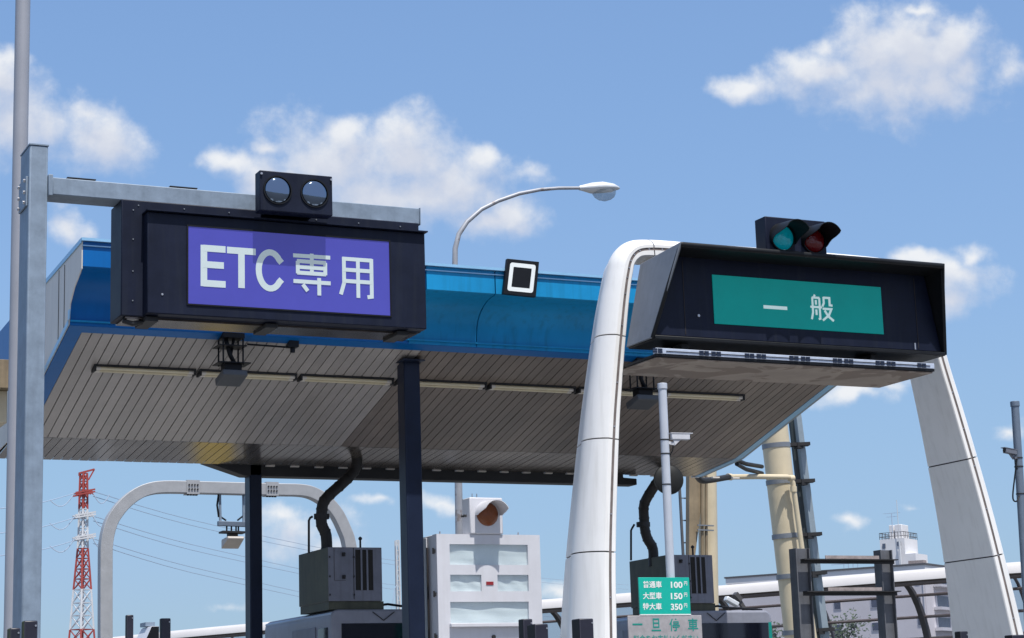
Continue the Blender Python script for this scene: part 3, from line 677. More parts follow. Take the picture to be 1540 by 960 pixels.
# ------------------------------------------------------------------ street lamp behind the canopy
YS = 26
sl_ = thing('street_lamp', 'curved arm street lamp with a pale cobra head rising behind the blue canopy', 'street lamp', (P(690, 780, YS).x, YS, 0))
pp = [P(693, 960, YS), P(690, 760, YS), P(684.2, 397.8, YS), P(684.5, 374, YS), P(690, 352.5, YS), P(702.5, 333.7, YS), P(724, 315, YS), P(749, 302.5, YS), P(780.6, 291.5, YS), P(812, 285.5, YS), P(840, 283.2, YS), P(873, 283, YS)]
pp = [Vector((pp[0].x, YS, 0))] + pp
MB().tube(pp, [.062, .06, .056, .042, .040, .037, .035, .033, .031, .03, .028, .026, .025], 14).build('pole_arm', m_rustpole, sl_)
a = P(871, 283, YS); b = P(932, 284, YS); Lh = (b-a).length; dv = (b-a).normalized(); uz = Vector((0, 0, 1)); uz = (uz - dv*uz.dot(dv)).normalized(); uy = Vector((0, 1, 0))
q = MB(); rings = []
for t, hw, up_, dn in ((0, .03, .035, .035), (.12, .06, .055, .05), (.3, .11, .085, .08), (.55, .15, .10, .07), (.8, .13, .075, .05), (.95, .06, .03, .02), (1, .01, .005, .005)):
    o = a+dv*Lh*t
    rings.append([o + uy*hw*math.cos(k*math.pi/8) + uz*((up_ if math.sin(k*math.pi/8) > 0 else dn)*math.sin(k*math.pi/8)) for k in range(16)])
q.loft(rings); hd = q.build('lamp_head', m_lamphead, sl_, angle=60)
q = MB(); rings = []
for t, sc in ((0, 1), (.35, .96), (.65, .8), (.88, .5), (1, .1)):
    o = a+dv*Lh*.60 - uz*(.035+.165*t)
    rings.append([o + dv*.20*sc*math.cos(k*math.pi/10) + uy*.13*sc*math.sin(k*math.pi/10) for k in range(20)])
q.loft(rings); q.build('lamp_bowl', m_bowl, hd, angle=60)

# ------------------------------------------------------------------ white arch gantry
YG = 15.15
ag = thing('arch_gantry', 'white smooth arch gantry with leaning legs carrying the green panel sign', 'gantry', (P(917, 950, YG).x, YG+.3, 0))
def smoothpath(pts, n):
    pts = [np.array(p, float) for p in pts]; out = []
    for i in range(len(pts)-1):
        p0 = pts[max(i-1,0)]; p1 = pts[i]; p2 = pts[i+1]; p3 = pts[min(i+2, len(pts)-1)]
        for k in range(n):
            t = k/n; out.append(.5*((2*p1)+(-p0+p2)*t+(2*p0-5*p1+4*p2-p3)*t*t+(-p0+3*p1-3*p2+p3)*t**3))
    out.append(pts[-1]); return out
# knots: pixel of the front groove, half width outer, half width inner, depth
kn = [(920.5,1075,.066,.060,.98),(919.2,960,.064,.058,.86),(918,830,.06,.056,.74),(923.2,660,.056,.052,.60),(928.5,575,.054,.05,.54),(937,475,.052,.048,.47),(942,430,.05,.046,.43),(945.5,408,.05,.046,.42),(948.5,394,.049,.046,.41),(954.5,383,.048,.052,.40),
      (965,376,.046,.058,.40),(984,374.6,.044,.064,.40),(1012,376,.044,.064,.40),(1060,380,.045,.064,.40)]
def K3(k): p = P(k[0], k[1], YG); return (p.x, p.z, k[2], k[3], k[4])
left = smoothpath([K3(k) for k in kn], 6)
kr = [(1250,393.5,.045,.064,.40),(1330,401,.045,.064,.40),(1372,410,.046,.06,.41),(1388,421,.048,.055,.43),(1396,440,.05,.05,.45),(1406,490,.052,.05,.49),(1419,544,.053,.05,.52),(1440,613,.054,.052,.58),(1458.8,677,.056,.054,.64),(1480,752,.058,.056,.71),(1501.5,835,.06,.058,.79),(1528.8,950,.064,.06,.92),(1556,1075,.066,.062,1.02)]
right = smoothpath([K3(k) for k in kr], 6)
full = left + right
full[0] = np.array([full[0][0], -.0, *full[0][2:]]); full[-1] = np.array([full[-1][0], .0, *full[-1][2:]])
def section(i, inset=0., gw=.013, gd=.02):
    p = full[i]; q0 = full[max(i-1,0)]; q1 = full[min(i+1, len(full)-1)]
    t = Vector((q1[0]-q0[0], q1[1]-q0[1])).normalized(); nrm = Vector((-t.y, t.x))   # outward (left of travel, path goes up, over, down)
    ho, hi, D = p[2]-inset, p[3]-inset, p[4]-inset; f0 = inset
    def pt(u, v): return Vector((p[0]+nrm.x*u, YG+v, p[1]+nrm.y*u))
    out = []
    R_ = .5*D; um = ho
    for k in range(16, -1, -1):
        ph = rad(40+85*k/16); out.append((ho+R_*(math.sin(ph)-math.sin(rad(40))), f0+.004+R_*(math.cos(rad(40))-math.cos(ph))))
    out += [(um-.006, f0), (gw, f0), (gw, f0+gd), (-gw, f0+gd), (-gw, f0), (-hi+.008, f0), (-hi, f0+.008), (-hi, f0+D*.5), (-hi, f0+D-.03), (-hi+.03, f0+D), (ho-.0, f0+D)]
    return [pt(u, v) for u, v in out]
def zpath(px, py): return P(px, py, YG)
def nearest(px, py):
    w_ = P(px, py, YG); return min(range(len(full)), key=lambda i: (full[i][0]-w_.x)**2+(full[i][1]-w_.z)**2)
cuts = [0, nearest(918, 833), nearest(923, 664), nearest(934.5, 504), nearest(984, 374.6), nearest(1330, 396), nearest(1461, 686), nearest(1502, 838), len(full)-1]
def shrink(ringA, ringB, g):     # move ring A towards ring B by g metres
    ca = sum(ringA, Vector())/len(ringA); cb = sum(ringB, Vector())/len(ringB); L_ = (cb-ca).length; k = min(.45, g/L_)
    return [a_.lerp(b_, k) for a_, b_ in zip(ringA, ringB)]
segn = 0
for a_, b_ in zip(cuts[:-1], cuts[1:]):
    rings = [section(i) for i in range(a_, b_+1)]
    if a_ > 0: rings[0] = shrink(rings[0], rings[1], .006)
    if b_ < len(full)-1: rings[-1] = shrink(rings[-1], rings[-2], .006)
    MB().loft(rings).build('shell_segment', m_white, ag, angle=32)
rings = [section(i, .012, .002, .001) for i in range(len(full))]
MB().loft(rings).build('inner_core', m_seam, ag, angle=50)
q = MB()
for a_, b_ in zip(range(len(full)-1), range(1, len(full))):
    pass
rr_ = []
for i in range(len(full)):
    p = full[i]; q0 = full[max(i-1,0)]; q1 = full[min(i+1, len(full)-1)]; t = Vector((q1[0]-q0[0], q1[1]-q0[1])).normalized(); nrm = Vector((-t.y, t.x))
    rr_.append([Vector((p[0]+nrm.x*u, YG+v, p[1]+nrm.y*u)) for u, v in ((.0125, .006), (.0125, .018), (-.0125, .018), (-.0125, .006))])
q.loft(rr_); q.build('joint_seal', m_seal, ag)
q = MB()
for i in range(4, len(full), 5):
    p = full[i]; q.lathe([(0, 0), (.007, 0), (.007, .006)], (p[0], YG+.001, p[1]), (0, 1, 0), 8)
q.build('bolt', m_bolt, ag)

# ------------------------------------------------------------------ green lane sign on the arch
YH = 14.6
bl, br = P(980, 512, YH), P(1421.5, 531, YH)
zb_ = .5*(bl.z+br.z); X0, X1 = bl.x, br.x
pt_ = .27; ins = .13                         # the hood reaches forward at the top and leans inwards
tl_, tr_ = P(1024, 368, YH-pt_), P(1421, 392, YH-pt_)
ztop = .5*(tl_.z+tr_.z); XT0, XT1 = tl_.x, tr_.x
YBK = YH+.46
gs = thing('lane_sign', 'black hooded box sign with green 一般 panel fixed under the white arch', 'sign', ((X0+X1)/2, YH+.2, zb_))
sT = (XT0-X0)/(ztop-zb_); sT2 = (X1-XT1)/(ztop-zb_)
def bodyring(y): return [(X0+.03, y, zb_+.03), (X1-.03, y, zb_+.03), (X1-.03-sT2*(ztop-zb_), y, ztop-.05), (X0+.03+sT*(ztop-zb_), y, ztop-.05)]
body = MB().loft([bodyring(YH+.012), bodyring(YBK-.02)]).build('sign_body', m_navy, gs, .006)
TH = .022
def shell(A, B, C_, D_, inward, nm, mat, bev=.008):
    MB().prism([A, B, C_, D_], inward).build(nm, mat, gs, bev, seg=3)
zbk = ztop-.035
# sides: bottom front, top front, top back, bottom back
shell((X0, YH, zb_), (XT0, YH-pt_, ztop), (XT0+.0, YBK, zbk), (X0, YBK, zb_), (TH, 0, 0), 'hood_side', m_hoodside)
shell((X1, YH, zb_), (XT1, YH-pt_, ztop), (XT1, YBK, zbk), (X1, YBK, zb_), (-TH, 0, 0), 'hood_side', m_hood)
q = MB(); q.prism([(XT0+.002, YH-pt_-.002, ztop+.004), (XT1-.002, YH-pt_-.002, ztop+.004), (XT1-.002, YBK+.002, zbk+.004), (XT0+.002, YBK+.002, zbk+.004)], (0, 0, -.05)); q.build('hood_top', m_hood, gs, .022, seg=4)
q = MB()
for (A, B) in (((X0+.006, zb_), (XT0+.006, ztop-.05)), ((X1-.006, zb_), (XT1-.006, ztop-.05))):
    yA_, yB_ = YH-.003, YH-pt_+.04
    q.bar((A[0], yA_, A[1]), (B[0], yB_, B[1]), .034, .02, up=(0, 1, .6))
q.build('hood_rim', m_hood, gs, .006)
q = MB(); q.box((X0+.02, YH-.03, zb_-.012), (X1-.02, YBK, zb_+.022)); q.build('hood_bottom', m_hood, gs, .006)
gp = [P(1072, 414, YH), P(1326, 431, YH), P(1328.5, 502, YH), P(1075, 487.5, YH)]
gx0 = .5*(gp[0].x+gp[3].x); gx1 = .5*(gp[1].x+gp[2].x); gz1 = .5*(gp[0].z+gp[1].z); gz0 = .5*(gp[2].z+gp[3].z)
pn = MB().box((gx0, YH+.004, gz0), (gx1, YH+.016, gz1)).build('sign_panel', m_green, body, .002)
q = MB(); YL = YH+.001; YB = YH+.0038
A = P(1148.5, 461.5, YH); B = P(1184, 463, YH)
ribbon(q, [(A.x, A.z), (B.x, A.z)], .03, YL, YB); q.build('lettering', m_letter2, pn, smooth=False); q = MB()
A = P(1218, 443.5, YH); B = P(1254, 483, YH)
glyph(q, [[(.22,1.02),(.17,.9)],[(.09,.9),(.42,.9)],[(.10,.9),(.10,.3),(.03,.02)],[(.41,.9),(.41,.06),(.34,.04)],[(0,.52),(.50,.52)],[(.25,.80),(.25,.62)],[(.25,.42),(.25,.2)],
          [(.60,.95),(.60,.7),(.53,.56)],[(.60,.92),(.86,.92),(.86,.63),(.98,.62)],[(.54,.47),(.92,.47),(.80,.22),(.52,.0)],[(.62,.40),(.76,.18),(1.0,.0)]], A.x, B.x, B.z, A.z, .019, YL, YB)
q.build('lettering', m_letter2, pn, smooth=False)
q = MB()
for px in (1026, 1374): A = P(px, 395 if px < 1200 else 420, YH+.01); q.box((A.x-.003, YH+.008, zb_+.05), (A.x+.003, YH+.0115, ztop-.09))
q.build('door_seam', m_seam, body)
q = MB(); A = P(1050.5, 475, YH+.01); q.lathe([(0,-.008),(.012,-.008),(.014,0)], (A.x, YH+.01, A.z), (0,1,0), 12); A = P(1375, 521, YH+.01); q.box((A.x, YH+.004, A.z-.03), (A.x+.014, YH+.011, A.z+.03)); q.build('door_lock', m_bolt, body)
q = MB()
for xx in (X0+.35, X1-.75): q.box((xx, YH+.1, zb_-.09), (xx+.06, YBK-.1, zb_-.012))
q.build('hanger_bracket', m_dark, gs)
# tray with warning light bar
YT = YH-.03
tA, tB = P(986, 524, YT), P(1405, 546, YT); tA2, tB2 = P(986, 536, YT), P(1405, 556, YT)
tz1 = .5*(tA.z+tB.z); tz0 = tz1-.075
ty1 = PX(944, 558, tA.x).y
tr = thing('light_tray', 'flat rust stained tray with a strip of dark light clusters under the green sign', 'light tray', ((tA.x+tB.x)/2, YT+.3, tz0))
MB().box((tA.x+.01, YT+.02, tz0-.012), (tB.x-.01, YT+.85, tz0+.0)).build('tray_plate', m_tray, tr, .004)
MB().box((tA.x+.0, YT+.004, tz0+.002), (tB.x, YT+.85, tz0+.024)).build('tray_rim', m_black, tr)
lb = MB().box((tA.x, YT, tz0+.026), (tB.x, YT+.05, tz1)).build('light_bar', m_ledbar, tr, .003)
n = 7; q = MB()
for k in range(n):
    x = tA.x+.03+(tB.x-tA.x-.16)*k/(n-1)
    for j in range(4 if 0 < k < n-1 else 2):
        for h in range(2): q.box((x-.06+j*.05+(0 if j < 2 else .02), YT-.008, tz0+.030+h*.022), (x-.06+j*.05+.042+(0 if j < 2 else .02), YT, tz0+.048+h*.022))
q.build('light_cluster', m_led, lb)
q = MB(); q.tube([(tA.x+.1, YT-.004, tz0+.05), (tB.x-.05, YT-.004, tz0+.05)], .003, 6)
for xx in (tA.x+.3, tB.x-.5): q.box((xx, YT+.3, tz1-.02), (xx+.08, YT+.42, zb_-.01))
q.build('hanger', m_dark, tr)

# traffic signal on the green sign
YV = YH-.12
A = P(1150, 325, YV); B = P(1243.5, 377, YV); dep = PX(1134.5, 331, A.x).y-YV
zs0 = ztop+.004
ts = thing('traffic_signal', 'black two lens traffic signal with visors, green and red, on the hooded sign', 'traffic signal', ((A.x+B.x)/2, YV+.1, zs0))
MB().box((A.x, YV, zs0), (B.x, YV+max(.16, dep), A.z)).build('housing', m_navy, ts, .008)
def visor(c, r, L_, mat, parent, tilt=.10, a0=-25, a1=205, th=.006):
    q = MB(); rings_o = []; n = 26
    R1 = []; R2 = []; R3 = []; R4 = []
    for k in range(n+1):
        t = rad(a0+(a1-a0)*k/n); s_ = max(0.0, math.sin(t)); ln = L_*(.30+.70*min(1, s_*2.4)**.8) if s_ > 0 else L_*.30*(1+math.sin(t)*1.5)
        d = Vector((math.cos(t), 0, math.sin(t)))
        R1.append(c+d*r); R2.append(c+d*r*1.02+Vector((0, -ln, -tilt*ln))); R3.append(c+d*(r-th)*1.02+Vector((0, -ln, -tilt*ln))); R4.append(c+d*(r-th))
    q.loft([R1, R2, R3, R4], False, False)
    return q.build('visor', mat, parent, angle=60)
for px, py, mt in ((1176, 359, m_lensG), (1223, 362.5, m_lensR)):
    c = P(px, py, YV); c.z = .5*(zs0+A.z)-.018
    l = MB().lathe([(.114, 0), (.110, -.012), (.094, -.028), (.06, -.042), (.03, -.049), (.001, -.051)], c, (0, 1, 0), 32).build('lens', mt, ts)
    l['label'] = 'green lens' if mt is m_lensG else 'red lens'
    visor(c+Vector((0, -.001, 0)), .130, .27, m_hood, ts)
    MB().lathe([(.115, .0), (.126, .0), (.126, -.02), (.115, -.02), (.115, 0)], c, (0, 1, 0), 32).build('lens_ring', m_black, l)
q = MB(); q.lathe([(0,-.01),(.01,-.01),(.01,0)], P(1179, 376, YV), (0,1,0), 8); q.build('bolt', m_bolt, ts)

# ------------------------------------------------------------------ slim camera pole, boards
YP = 17.6
cpx = P(1003, 730, YP).x; ptop = P(996, 577, YP).z
cp = thing('camera_pole', 'slim white round pole with a cap standing behind the teal price board', 'pole', (cpx, YP, 0))
xt = P(995.8, 577, YP).x; xb = P(1008.5, 868, YP).x; zbm = P(1008, 868, YP).z
slope = (xb-xt)/(ptop-zbm)
def cpt(z): return Vector((xt+(ptop-z)*slope, YP, z))
MB().tube([cpt(0), cpt(zbm), cpt(ptop-.06)], [.043, .043, .044], 20).build('shaft', m_wpole, cp)
MB().tube([cpt(ptop-.06), cpt(ptop)], .051, 20).build('cap', m_wpole, cp, .004)
q = MB()
for py in (661, 682, 728): z = P(1002, py, YP).z; q.tube([cpt(z), cpt(z-.012)], .047, 20)
q.build('strap', m_dark, cp)
def cctv(name, label, p, dirv, L_, hgt, mat, polep):
    t = thing(name, label, 'camera', p, 'surveillance cameras on poles')
    d = Vector(dirv).normalized(); p = Vector(p); s_ = d.cross(Vector((0, 0, 1))).normalized(); u = s_.cross(d)
    b0 = p+d*0; q = MB(); q.bar(b0, b0+d*L_, hgt*.95, hgt, up=u); h = q.build('camera_body', mat, t, .006)
    q = MB(); q.bar(b0-d*.01+u*hgt*.56, b0+d*(L_+.03)+u*hgt*.56, hgt*1.08, .008, up=u); q.build('sun_shield', mat, h)
    q = MB(); q.lathe([(hgt*.3, 0), (hgt*.3, .012), (.001, .012)], b0+d*L_, d, 16); q.build('lens', m_glossblack, h)
    q = MB(); q.prism([p+d*.02-u*hgt*.5, p+d*L_*.5-u*hgt*.5, p+d*.03-u*hgt*1.5], s_*.02); q.bar(p+d*.03-u*hgt*1.2, polep, .03, .03); q.build('bracket', mat, t)
    q = MB(); q.tube([p+d*.02-u*hgt*1.3, p+d*.015-u*hgt*2.2, Vector(polep)-u*hgt*3.5], .006, 6); q.build('cable', m_black, t)
    return t
A = P(1009, 657, YP-.03); cctv('security_camera', 'white box camera on the slim white pole, aimed sideways', A, (1, -.12, .0), .20, .062, m_cctv, cpt(A.z-.05))
# boards
Yb = YP-.07
def board(A, B): return .5*(A[0]+B[0])
a = P(960.3, 868, Yb); b = P(1039, 923.4, Yb)
pb = thing('price_board', 'teal board listing three toll prices in white, fixed to the slim pole', 'sign', ((a.x+b.x)/2, Yb, b.z))
bd = MB().box((a.x, Yb, b.z), (b.x, Yb+.02, a.z-.004)).build('board', m_teal, pb, .003)
MB().box((a.x, Yb-.004, b.z-.012), (b.x, Yb+.022, b.z-.001)).build('lower_edge', m_whitetxt, pb)
MB().box((cpx-.04, Yb+.02, b.z+.1), (cpx+.06, Yb+.05, b.z+.14)).build('clamp', m_galv, pb)
for ln, (k, pr, yc) in enumerate((('普通車', '100', 879.2), ('大型車', '150', 896.2), ('特大車', '350', 912.3))):
    def tx(s, xa, xb_, h, dyy, bold):
        A = P(xa, yc-h/2+dyy, Yb); B = P(xb_, yc+h/2+dyy, Yb); return text_mb(s, A.x, B.x, B.z, A.z, Yb-.002, bold=bold)
    tx(k, 966.5, 995.3, 10.4, 0, .022).build('lettering', m_whitetxt, bd, smooth=False); q = MB()
    for s, xa, xb_, h, dyy, bo in ((pr, 1008.5, 1026.5, 9.6, .6, .03), ('円', 1028.5, 1033.4, 6.2, -1.6, .02)):
        t2 = tx(s, xa, xb_, h, dyy, bo); q.add(t2.v, t2.f)
    q.build('lettering', m_whitetxt, bd, smooth=False)
a = P(944.2, 924.8, Yb); b = P(1057.2, 973, Yb)
sb_ = thing('stop_board', 'grey board with teal 一旦停車 lettering below the teal price board', 'sign', ((a.x+b.x)/2, Yb, b.z))
z1b = min(a.z, P(1000, 925.8, Yb).z)
bd = MB().box((a.x, Yb-.001, b.z), (b.x, Yb+.018, z1b)).build('board', m_greyboard, sb_, .004)
for ch, (xa, xb_) in zip('旦停車', ((979, 994), (1006, 1022.5), (1034, 1050))):
    A = P(xa, 930.3, Yb); B = P(xb_, 949.3, Yb); text_mb(ch, A.x, B.x, B.z, A.z, Yb-.003, bold=.012).build('lettering', m_tealtxt, bd, smooth=False)
A = P(951, 938, Yb); B = P(966, 940.6, Yb); q = MB(); q.box((A.x, Yb-.003, A.z-.016), (B.x, Yb-.0012, A.z)); q.build('lettering', m_tealtxt, bd, smooth=False)
A = P(952.5, 955.5, Yb); B = P(1050.5, 965.5, Yb); text_mb('料金をお支払いください', A.x, B.x, B.z, A.z, Yb-.003, bold=.012).build('lettering', m_tealtxt, bd, smooth=False)
# round convex mirror behind the pole, seen from its back
YM = YP+.35; c = P(1006, 721, YM)
rm = thing('round_mirror', 'round traffic mirror seen from its dark back, behind the slim white pole', 'mirror', c)
ax = Vector((.25, .95, -.12)).normalized()
MB().lathe([(.001, -.022), (.06, -.020), (.12, -.012), (.148, .0), (.150, .004), (.157, .004), (.157, .03)], c, ax, 36).build('back_shell', m_mirrorback, rm, angle=30)
MB().lathe([(.15, .031), (.1, .045), (.05, .052), (.001, .054)], c, ax, 36).build('mirror_face', m_mirror, rm, angle=60)
MB().bar(c-ax*.04, cpt(c.z)+Vector((0, .03, 0)), .03, .03).build('arm', m_dark, rm)

# ------------------------------------------------------------------ toll booths with air conditioner boxes and ducts
YA = 21.0
aTL, aTR, aBR = P(493, 823, YA), P(574, 824.5, YA), P(573, 904, YA)
AW = aTR.x-aTL.x; AH = aTL.z-aBR.z; AD = PX(449, 837, aTL.x).y-YA
def booth(x0, Y, zt, label, aclabel, teal, grp):
    """x0: left x of the AC front, Y its front plane, zt its top"""
    ac = thing('roof_unit', aclabel, 'air conditioner', (x0+AW/2, Y+AD/2, zt-AH), 'air conditioners on the toll booths')
    z0 = zt-AH
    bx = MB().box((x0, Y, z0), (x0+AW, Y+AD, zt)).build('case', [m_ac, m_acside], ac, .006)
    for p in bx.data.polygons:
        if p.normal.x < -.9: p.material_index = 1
    fx0, fx1 = x0+AW*.505, x0+AW*.83
    q = MB()
    q.box((fx0, Y-.003, z0+AH*.2), (fx1, Y+.0, zt-AH*.045)); lv = q.build('louvre', m_gap, ac)
    q = MB()
    for k in (1, 2): xx = fx0+(fx1-fx0)*k/3; q.box((xx-.010, Y-.01, z0+AH*.2), (xx+.010, Y-.0032, zt-AH*.045))
    q.build('louvre_bars', m_ac, lv)
    q = MB(); dxl, dxr = x0+AW*.11, x0+AW*.465
    for (xa, xb_, za, zb__) in ((dxl, dxl+.004, z0+AH*.38, zt-.01), (dxl, dxr*.6+dxl*.4, z0+AH*.38, z0+AH*.386), (dxr, dxr+.008, z0+.02, zt-.005)): q.box((xa, Y-.002, za), (xb_, Y-.0002, zb__))
    q.build('door_seam', m_seam, ac)
    q = MB()
    for fz in (.88, .46): q.box((x0+AW*.255, Y-.02, z0+AH*fz-.03), (x0+AW*.31, Y-.0005, z0+AH*fz+.012)); q.tube([(x0+AW*.285, Y-.02, z0+AH*fz), (x0+AW*.285, Y-.035, z0+AH*fz)], .014, 8)
    for fz in (.8, .44, .1):
        for fx_ in (.015, .46): q.box((x0+AW*fx_, Y-.012, z0+AH*fz), (x0+AW*fx_+.015, Y-.0005, z0+AH*fz+.02))
    q.build('latch', m_dark, ac)
    q = MB(); q.tube([(x0+AW*.66, Y+.1, zt), (x0+AW*.66, Y+.1, zt+.09)], .012, 8); q.lathe([(.008, 0), (.022, .015), (.022, .03), (.006, .045)], (x0+AW*.66, Y+.1, zt+.085), (0, 0, 1), 10); q.build('lifting_eye', m_dark, ac)
    MB().box((x0+.01, Y+.02, z0-.09), (x0+AW+.02, Y+AD-.02, z0-.002)).build('plinth', m_acside, ac)
    # booth
    zr = z0-.092
    bt = thing('toll_booth', label, 'toll booth', (x0+AW/2, Y+1, 0), grp)
    bx0, bx1, by0, by1 = x0+.02, x0+1.45, Y-.02, Y+2.35
    n = 5; ring = []
    prof = [(0, zr-1.9), (0, zr-.16)] + [(.09*(1-math.cos(rad(90*k/n))), zr-.10+.10*math.sin(rad(90*k/n))) for k in range(n+1)]
    poly = [(bx0+i_, z_) for i_, z_ in prof] + [(bx1-i_, z_) for i_, z_ in reversed(prof)]
    q = MB(); q.prism([(x_, by0, z_) for x_, z_ in poly], (0, by1-by0, 0)); bb = q.build('body', m_booth, bt, .03, seg=3)
    MB().box((bx0-.05, by0-.05, .18), (bx1+.05, by1+.05, zr-1.9)).build('base', m_conc, bt, .02)
    q = MB(); q.box((bx0+.12, by0-.006, zr-.95), (bx1-.06, by0+.0, zr-.155)); w = q.build('front_window', m_boothglass, bt, .002)
    q = MB(); q.box((bx0-.006, by0+.10, zr-.9), (bx0, by0+.42, zr-.19)); q.build('side_window', m_boothglass, bt, .002)
    q = MB(); q.box((bx0-.014, by0+.5, zr-1.7), (bx0-.001, by0+1.3, zr-.17)); d = q.build('side_door', m_ac, bt, .006)
    q = MB(); q.box((bx0-.004, by0+1.3, zr-1.7), (bx0-.0005, by1-.02, zr-.32)); q.build('side_stripe', m_boothteal if teal else m_boothgreen, bt)
    q = MB(); q.box((bx1-.055, by0-.005, zr-1.9), (bx1-.01, by0-.0005, zr-.15)); q.box((bx1+.0005, by0+.03, zr-1.9), (bx1+.006, by1-.05, zr-.15)); q.build('corner_stripe', m_boothteal if teal else m_boothgreen, bt)
    q = MB(); xm = bx0+.62
    for (A, B) in (((xm-.13, zr-.03), (xm, zr-.125)), ((xm, zr-.125), (xm+.13, zr-.03))): q.bar((A[0], by0-.006, A[1]), (B[0], by0-.006, B[1]), .008, .009, up=(0, 1, 0))
    q.build('wiper_arm', m_dark, bt)
    q = MB(); q.tube([(bx0+.02, by0+.03, zr-.045), (bx0+.02, by1-.03, zr-.045)], .018, 8); q.build('roof_gutter', m_boothrim, bt)
    q = MB(); q.tube([(x0+AW*.7, Y+.15, z0-.06), (x0+AW+.1, Y+.1, z0-.03), (x0+AW+.25, Y+.1, z0-.05), (bx1-.05, Y+.12, zr+.01)], .014, 8); q.build('roof_cable', m_black, bt)
    return bt
booth(aTL.x, YA, aTL.z, 'pale toll booth with green side stripe between the two navy columns', 'grimy air conditioner box on the booth between the two navy columns', False, 'toll booths on the islands')
# second booth: same height, further to the right
ztop_ac = aTL.z
lo, hi = 15., 30.
for _ in range(50):
    m_ = (lo+hi)/2
    if P(1071, 835, m_).z < ztop_ac: lo = m_
    else: hi = m_
Y2 = lo; x2 = P(1071, 835, Y2).x-AW
booth(x2, Y2, ztop_ac, 'pale toll booth with teal corner behind the grey stop board', 'grimy air conditioner box behind the slim white pole and price board', True, 'toll booths on the islands')
def duct(label, pts, ys, r, rodpx, topfix):
    V = [P(px, py, y) for (px, py), y in zip(pts, ys)]
    V[0].z -= .12
    Vs = [Vector(v) for v in smoothpath([tuple(v) for v in V], 4)]
    t = thing('exhaust_duct', label, 'duct', V[0], 'ducts above the toll booths')
    MB().tube(Vs, r, 16).build('pipe', m_duct, t)
    q = MB()
    for i in range(2, len(Vs)-2, 3):
        d = (Vs[i+1]-Vs[i]).normalized(); q.tube([Vs[i]-d*.008, Vs[i]+d*.008], r*1.07, 16)
    q.build('pipe_rib', m_duct, t)
    (rx, ry0, ry1), (kx, ky) = rodpx; yy = ys[2]
    q = MB(); q.tube([P(rx, ry1, yy), P(rx, ry0+6, yy), P(rx+2, ry0+2, yy), P(kx-6, ky, yy)], .014, 8)
    c = P(kx+6, ky, yy); q.lathe([(r*1.02, -.03), (r*1.18, -.03), (r*1.18, .03), (r*1.02, .03)], c, (0, 0, 1), 18); q.box((c.x+r, c.y-.03, c.z-.03), (c.x+r*1.5, c.y+.03, c.z+.03))
    q.build('clamp_rod', m_dark, t)
e1 = PS(536, 690, ZK, YK, K2); ye = e1.y; yb0 = YA+.45
dpx = [(491.5,826),(490.5,806),(484,790),(483.5,776),(486,757),(496,744),(514,728),(529,713),(536,700),(537,684)]
ys = [yb0+(ye-yb0)*k for k in (0,0,0,0,.1,.3,.6,.9,1,1)]
duct('black bent duct rising between the two navy columns to the canopy ceiling', dpx, ys, .064, ((464.5, 777, 832), (476, 777)), e1)
dpx2 = [(982,838),(982,826),(974,811),(970,797),(969,784),(968,765),(971,753),(983,733),(994,718),(1004,706),(1010,700)]
e2 = PS(1004, 705, ZK, YK, K2); yb2 = Y2+.45
ys2 = [yb2+(e2.y-yb2)*k for k in (0,0,0,0,0,.1,.3,.6,.9,1,1)]
duct('black bent duct rising behind the slim white pole to the canopy ceiling', dpx2, ys2, .064, ((949, 792, 843), (960, 789)), e2)

# ------------------------------------------------------------------ white payment cabinet with amber lamp
YC = 18.7
cTL, cTR = P(656.3, 803, YC), P(811.5, 805, YC); cw = cTR.x-cTL.x; zc = .5*(cTL.z+cTR.z)
cd = PX(634, 809, cTL.x).y-YC
cb = thing('display_cabinet', 'tall white cabinet with four frosted display windows beside the navy column', 'cabinet', ((cTL.x+cTR.x)/2, YC+.2, 0))
X0c, X1c = cTL.x, cTR.x
dcase = max(.45, cd)
def cc_(px, py): p = P(px, py, YC); return p.x, p.z
wins = [((676,818.5),(794.5,850)), ((677,864.5),(724.5,889.5)), ((748,865),(795.5,890.5)), ((677,905.5),(796,936.5))]
# face plate with real openings
rects = []
for (a_, b_) in wins: A = cc_(*a_); B = cc_(*b_); rects.append((A[0], B[0], B[1], A[1]))
r0, r1, r2, r3 = rects; rects[1] = (r1[0], r1[1], r1[2], r1[3]); rects[2] = (r2[0], r2[1], r1[2], r1[3])
q = MB(); yf0, yf1 = YC, YC+.03
zb0c = 1.2
rows = [(rects[0][3], zc, []), (rects[0][2], rects[0][3], [rects[0]]), (rects[1][3], rects[0][2], []), (rects[1][2], rects[1][3], [rects[1], rects[2]]), (rects[3][3], rects[1][2], []), (rects[3][2], rects[3][3], [rects[3]]), (zb0c, rects[3][2], [])]
vs_ = []; bm2 = bmesh.new()
for (za, zb__, hs) in rows:
    xs_ = [X0c] + [v for h in hs for v in (h[0], h[1])] + [X1c]
    for i in range(0, len(xs_), 2): q.box((xs_[i], yf0, za), (xs_[i+1], yf1, zb__))
bm2.free()
q.build('face_plate', m_cab, cb, smooth=False)
MB().box((X0c+.002, YC+.11, .18), (X1c-.002, YC+dcase, zc-.002)).build('back_case', m_cab, cb, .006)
q = MB(); q.box((X0c, YC+.031, 1.2), (X0c+.02, YC+.11, zc)); q.box((X1c-.02, YC+.031, 1.2), (X1c, YC+.11, zc)); q.box((X0c+.021, YC+.031, zc-.02), (X1c-.021, YC+.109, zc-.0)); q.build('side_frame', m_cab, cb)
MB().box((X0c-.012, YC+dcase*.55, .18), (X0c-.002, YC+dcase, zc-.02)).build('side_door', m_cab, cb, .003)
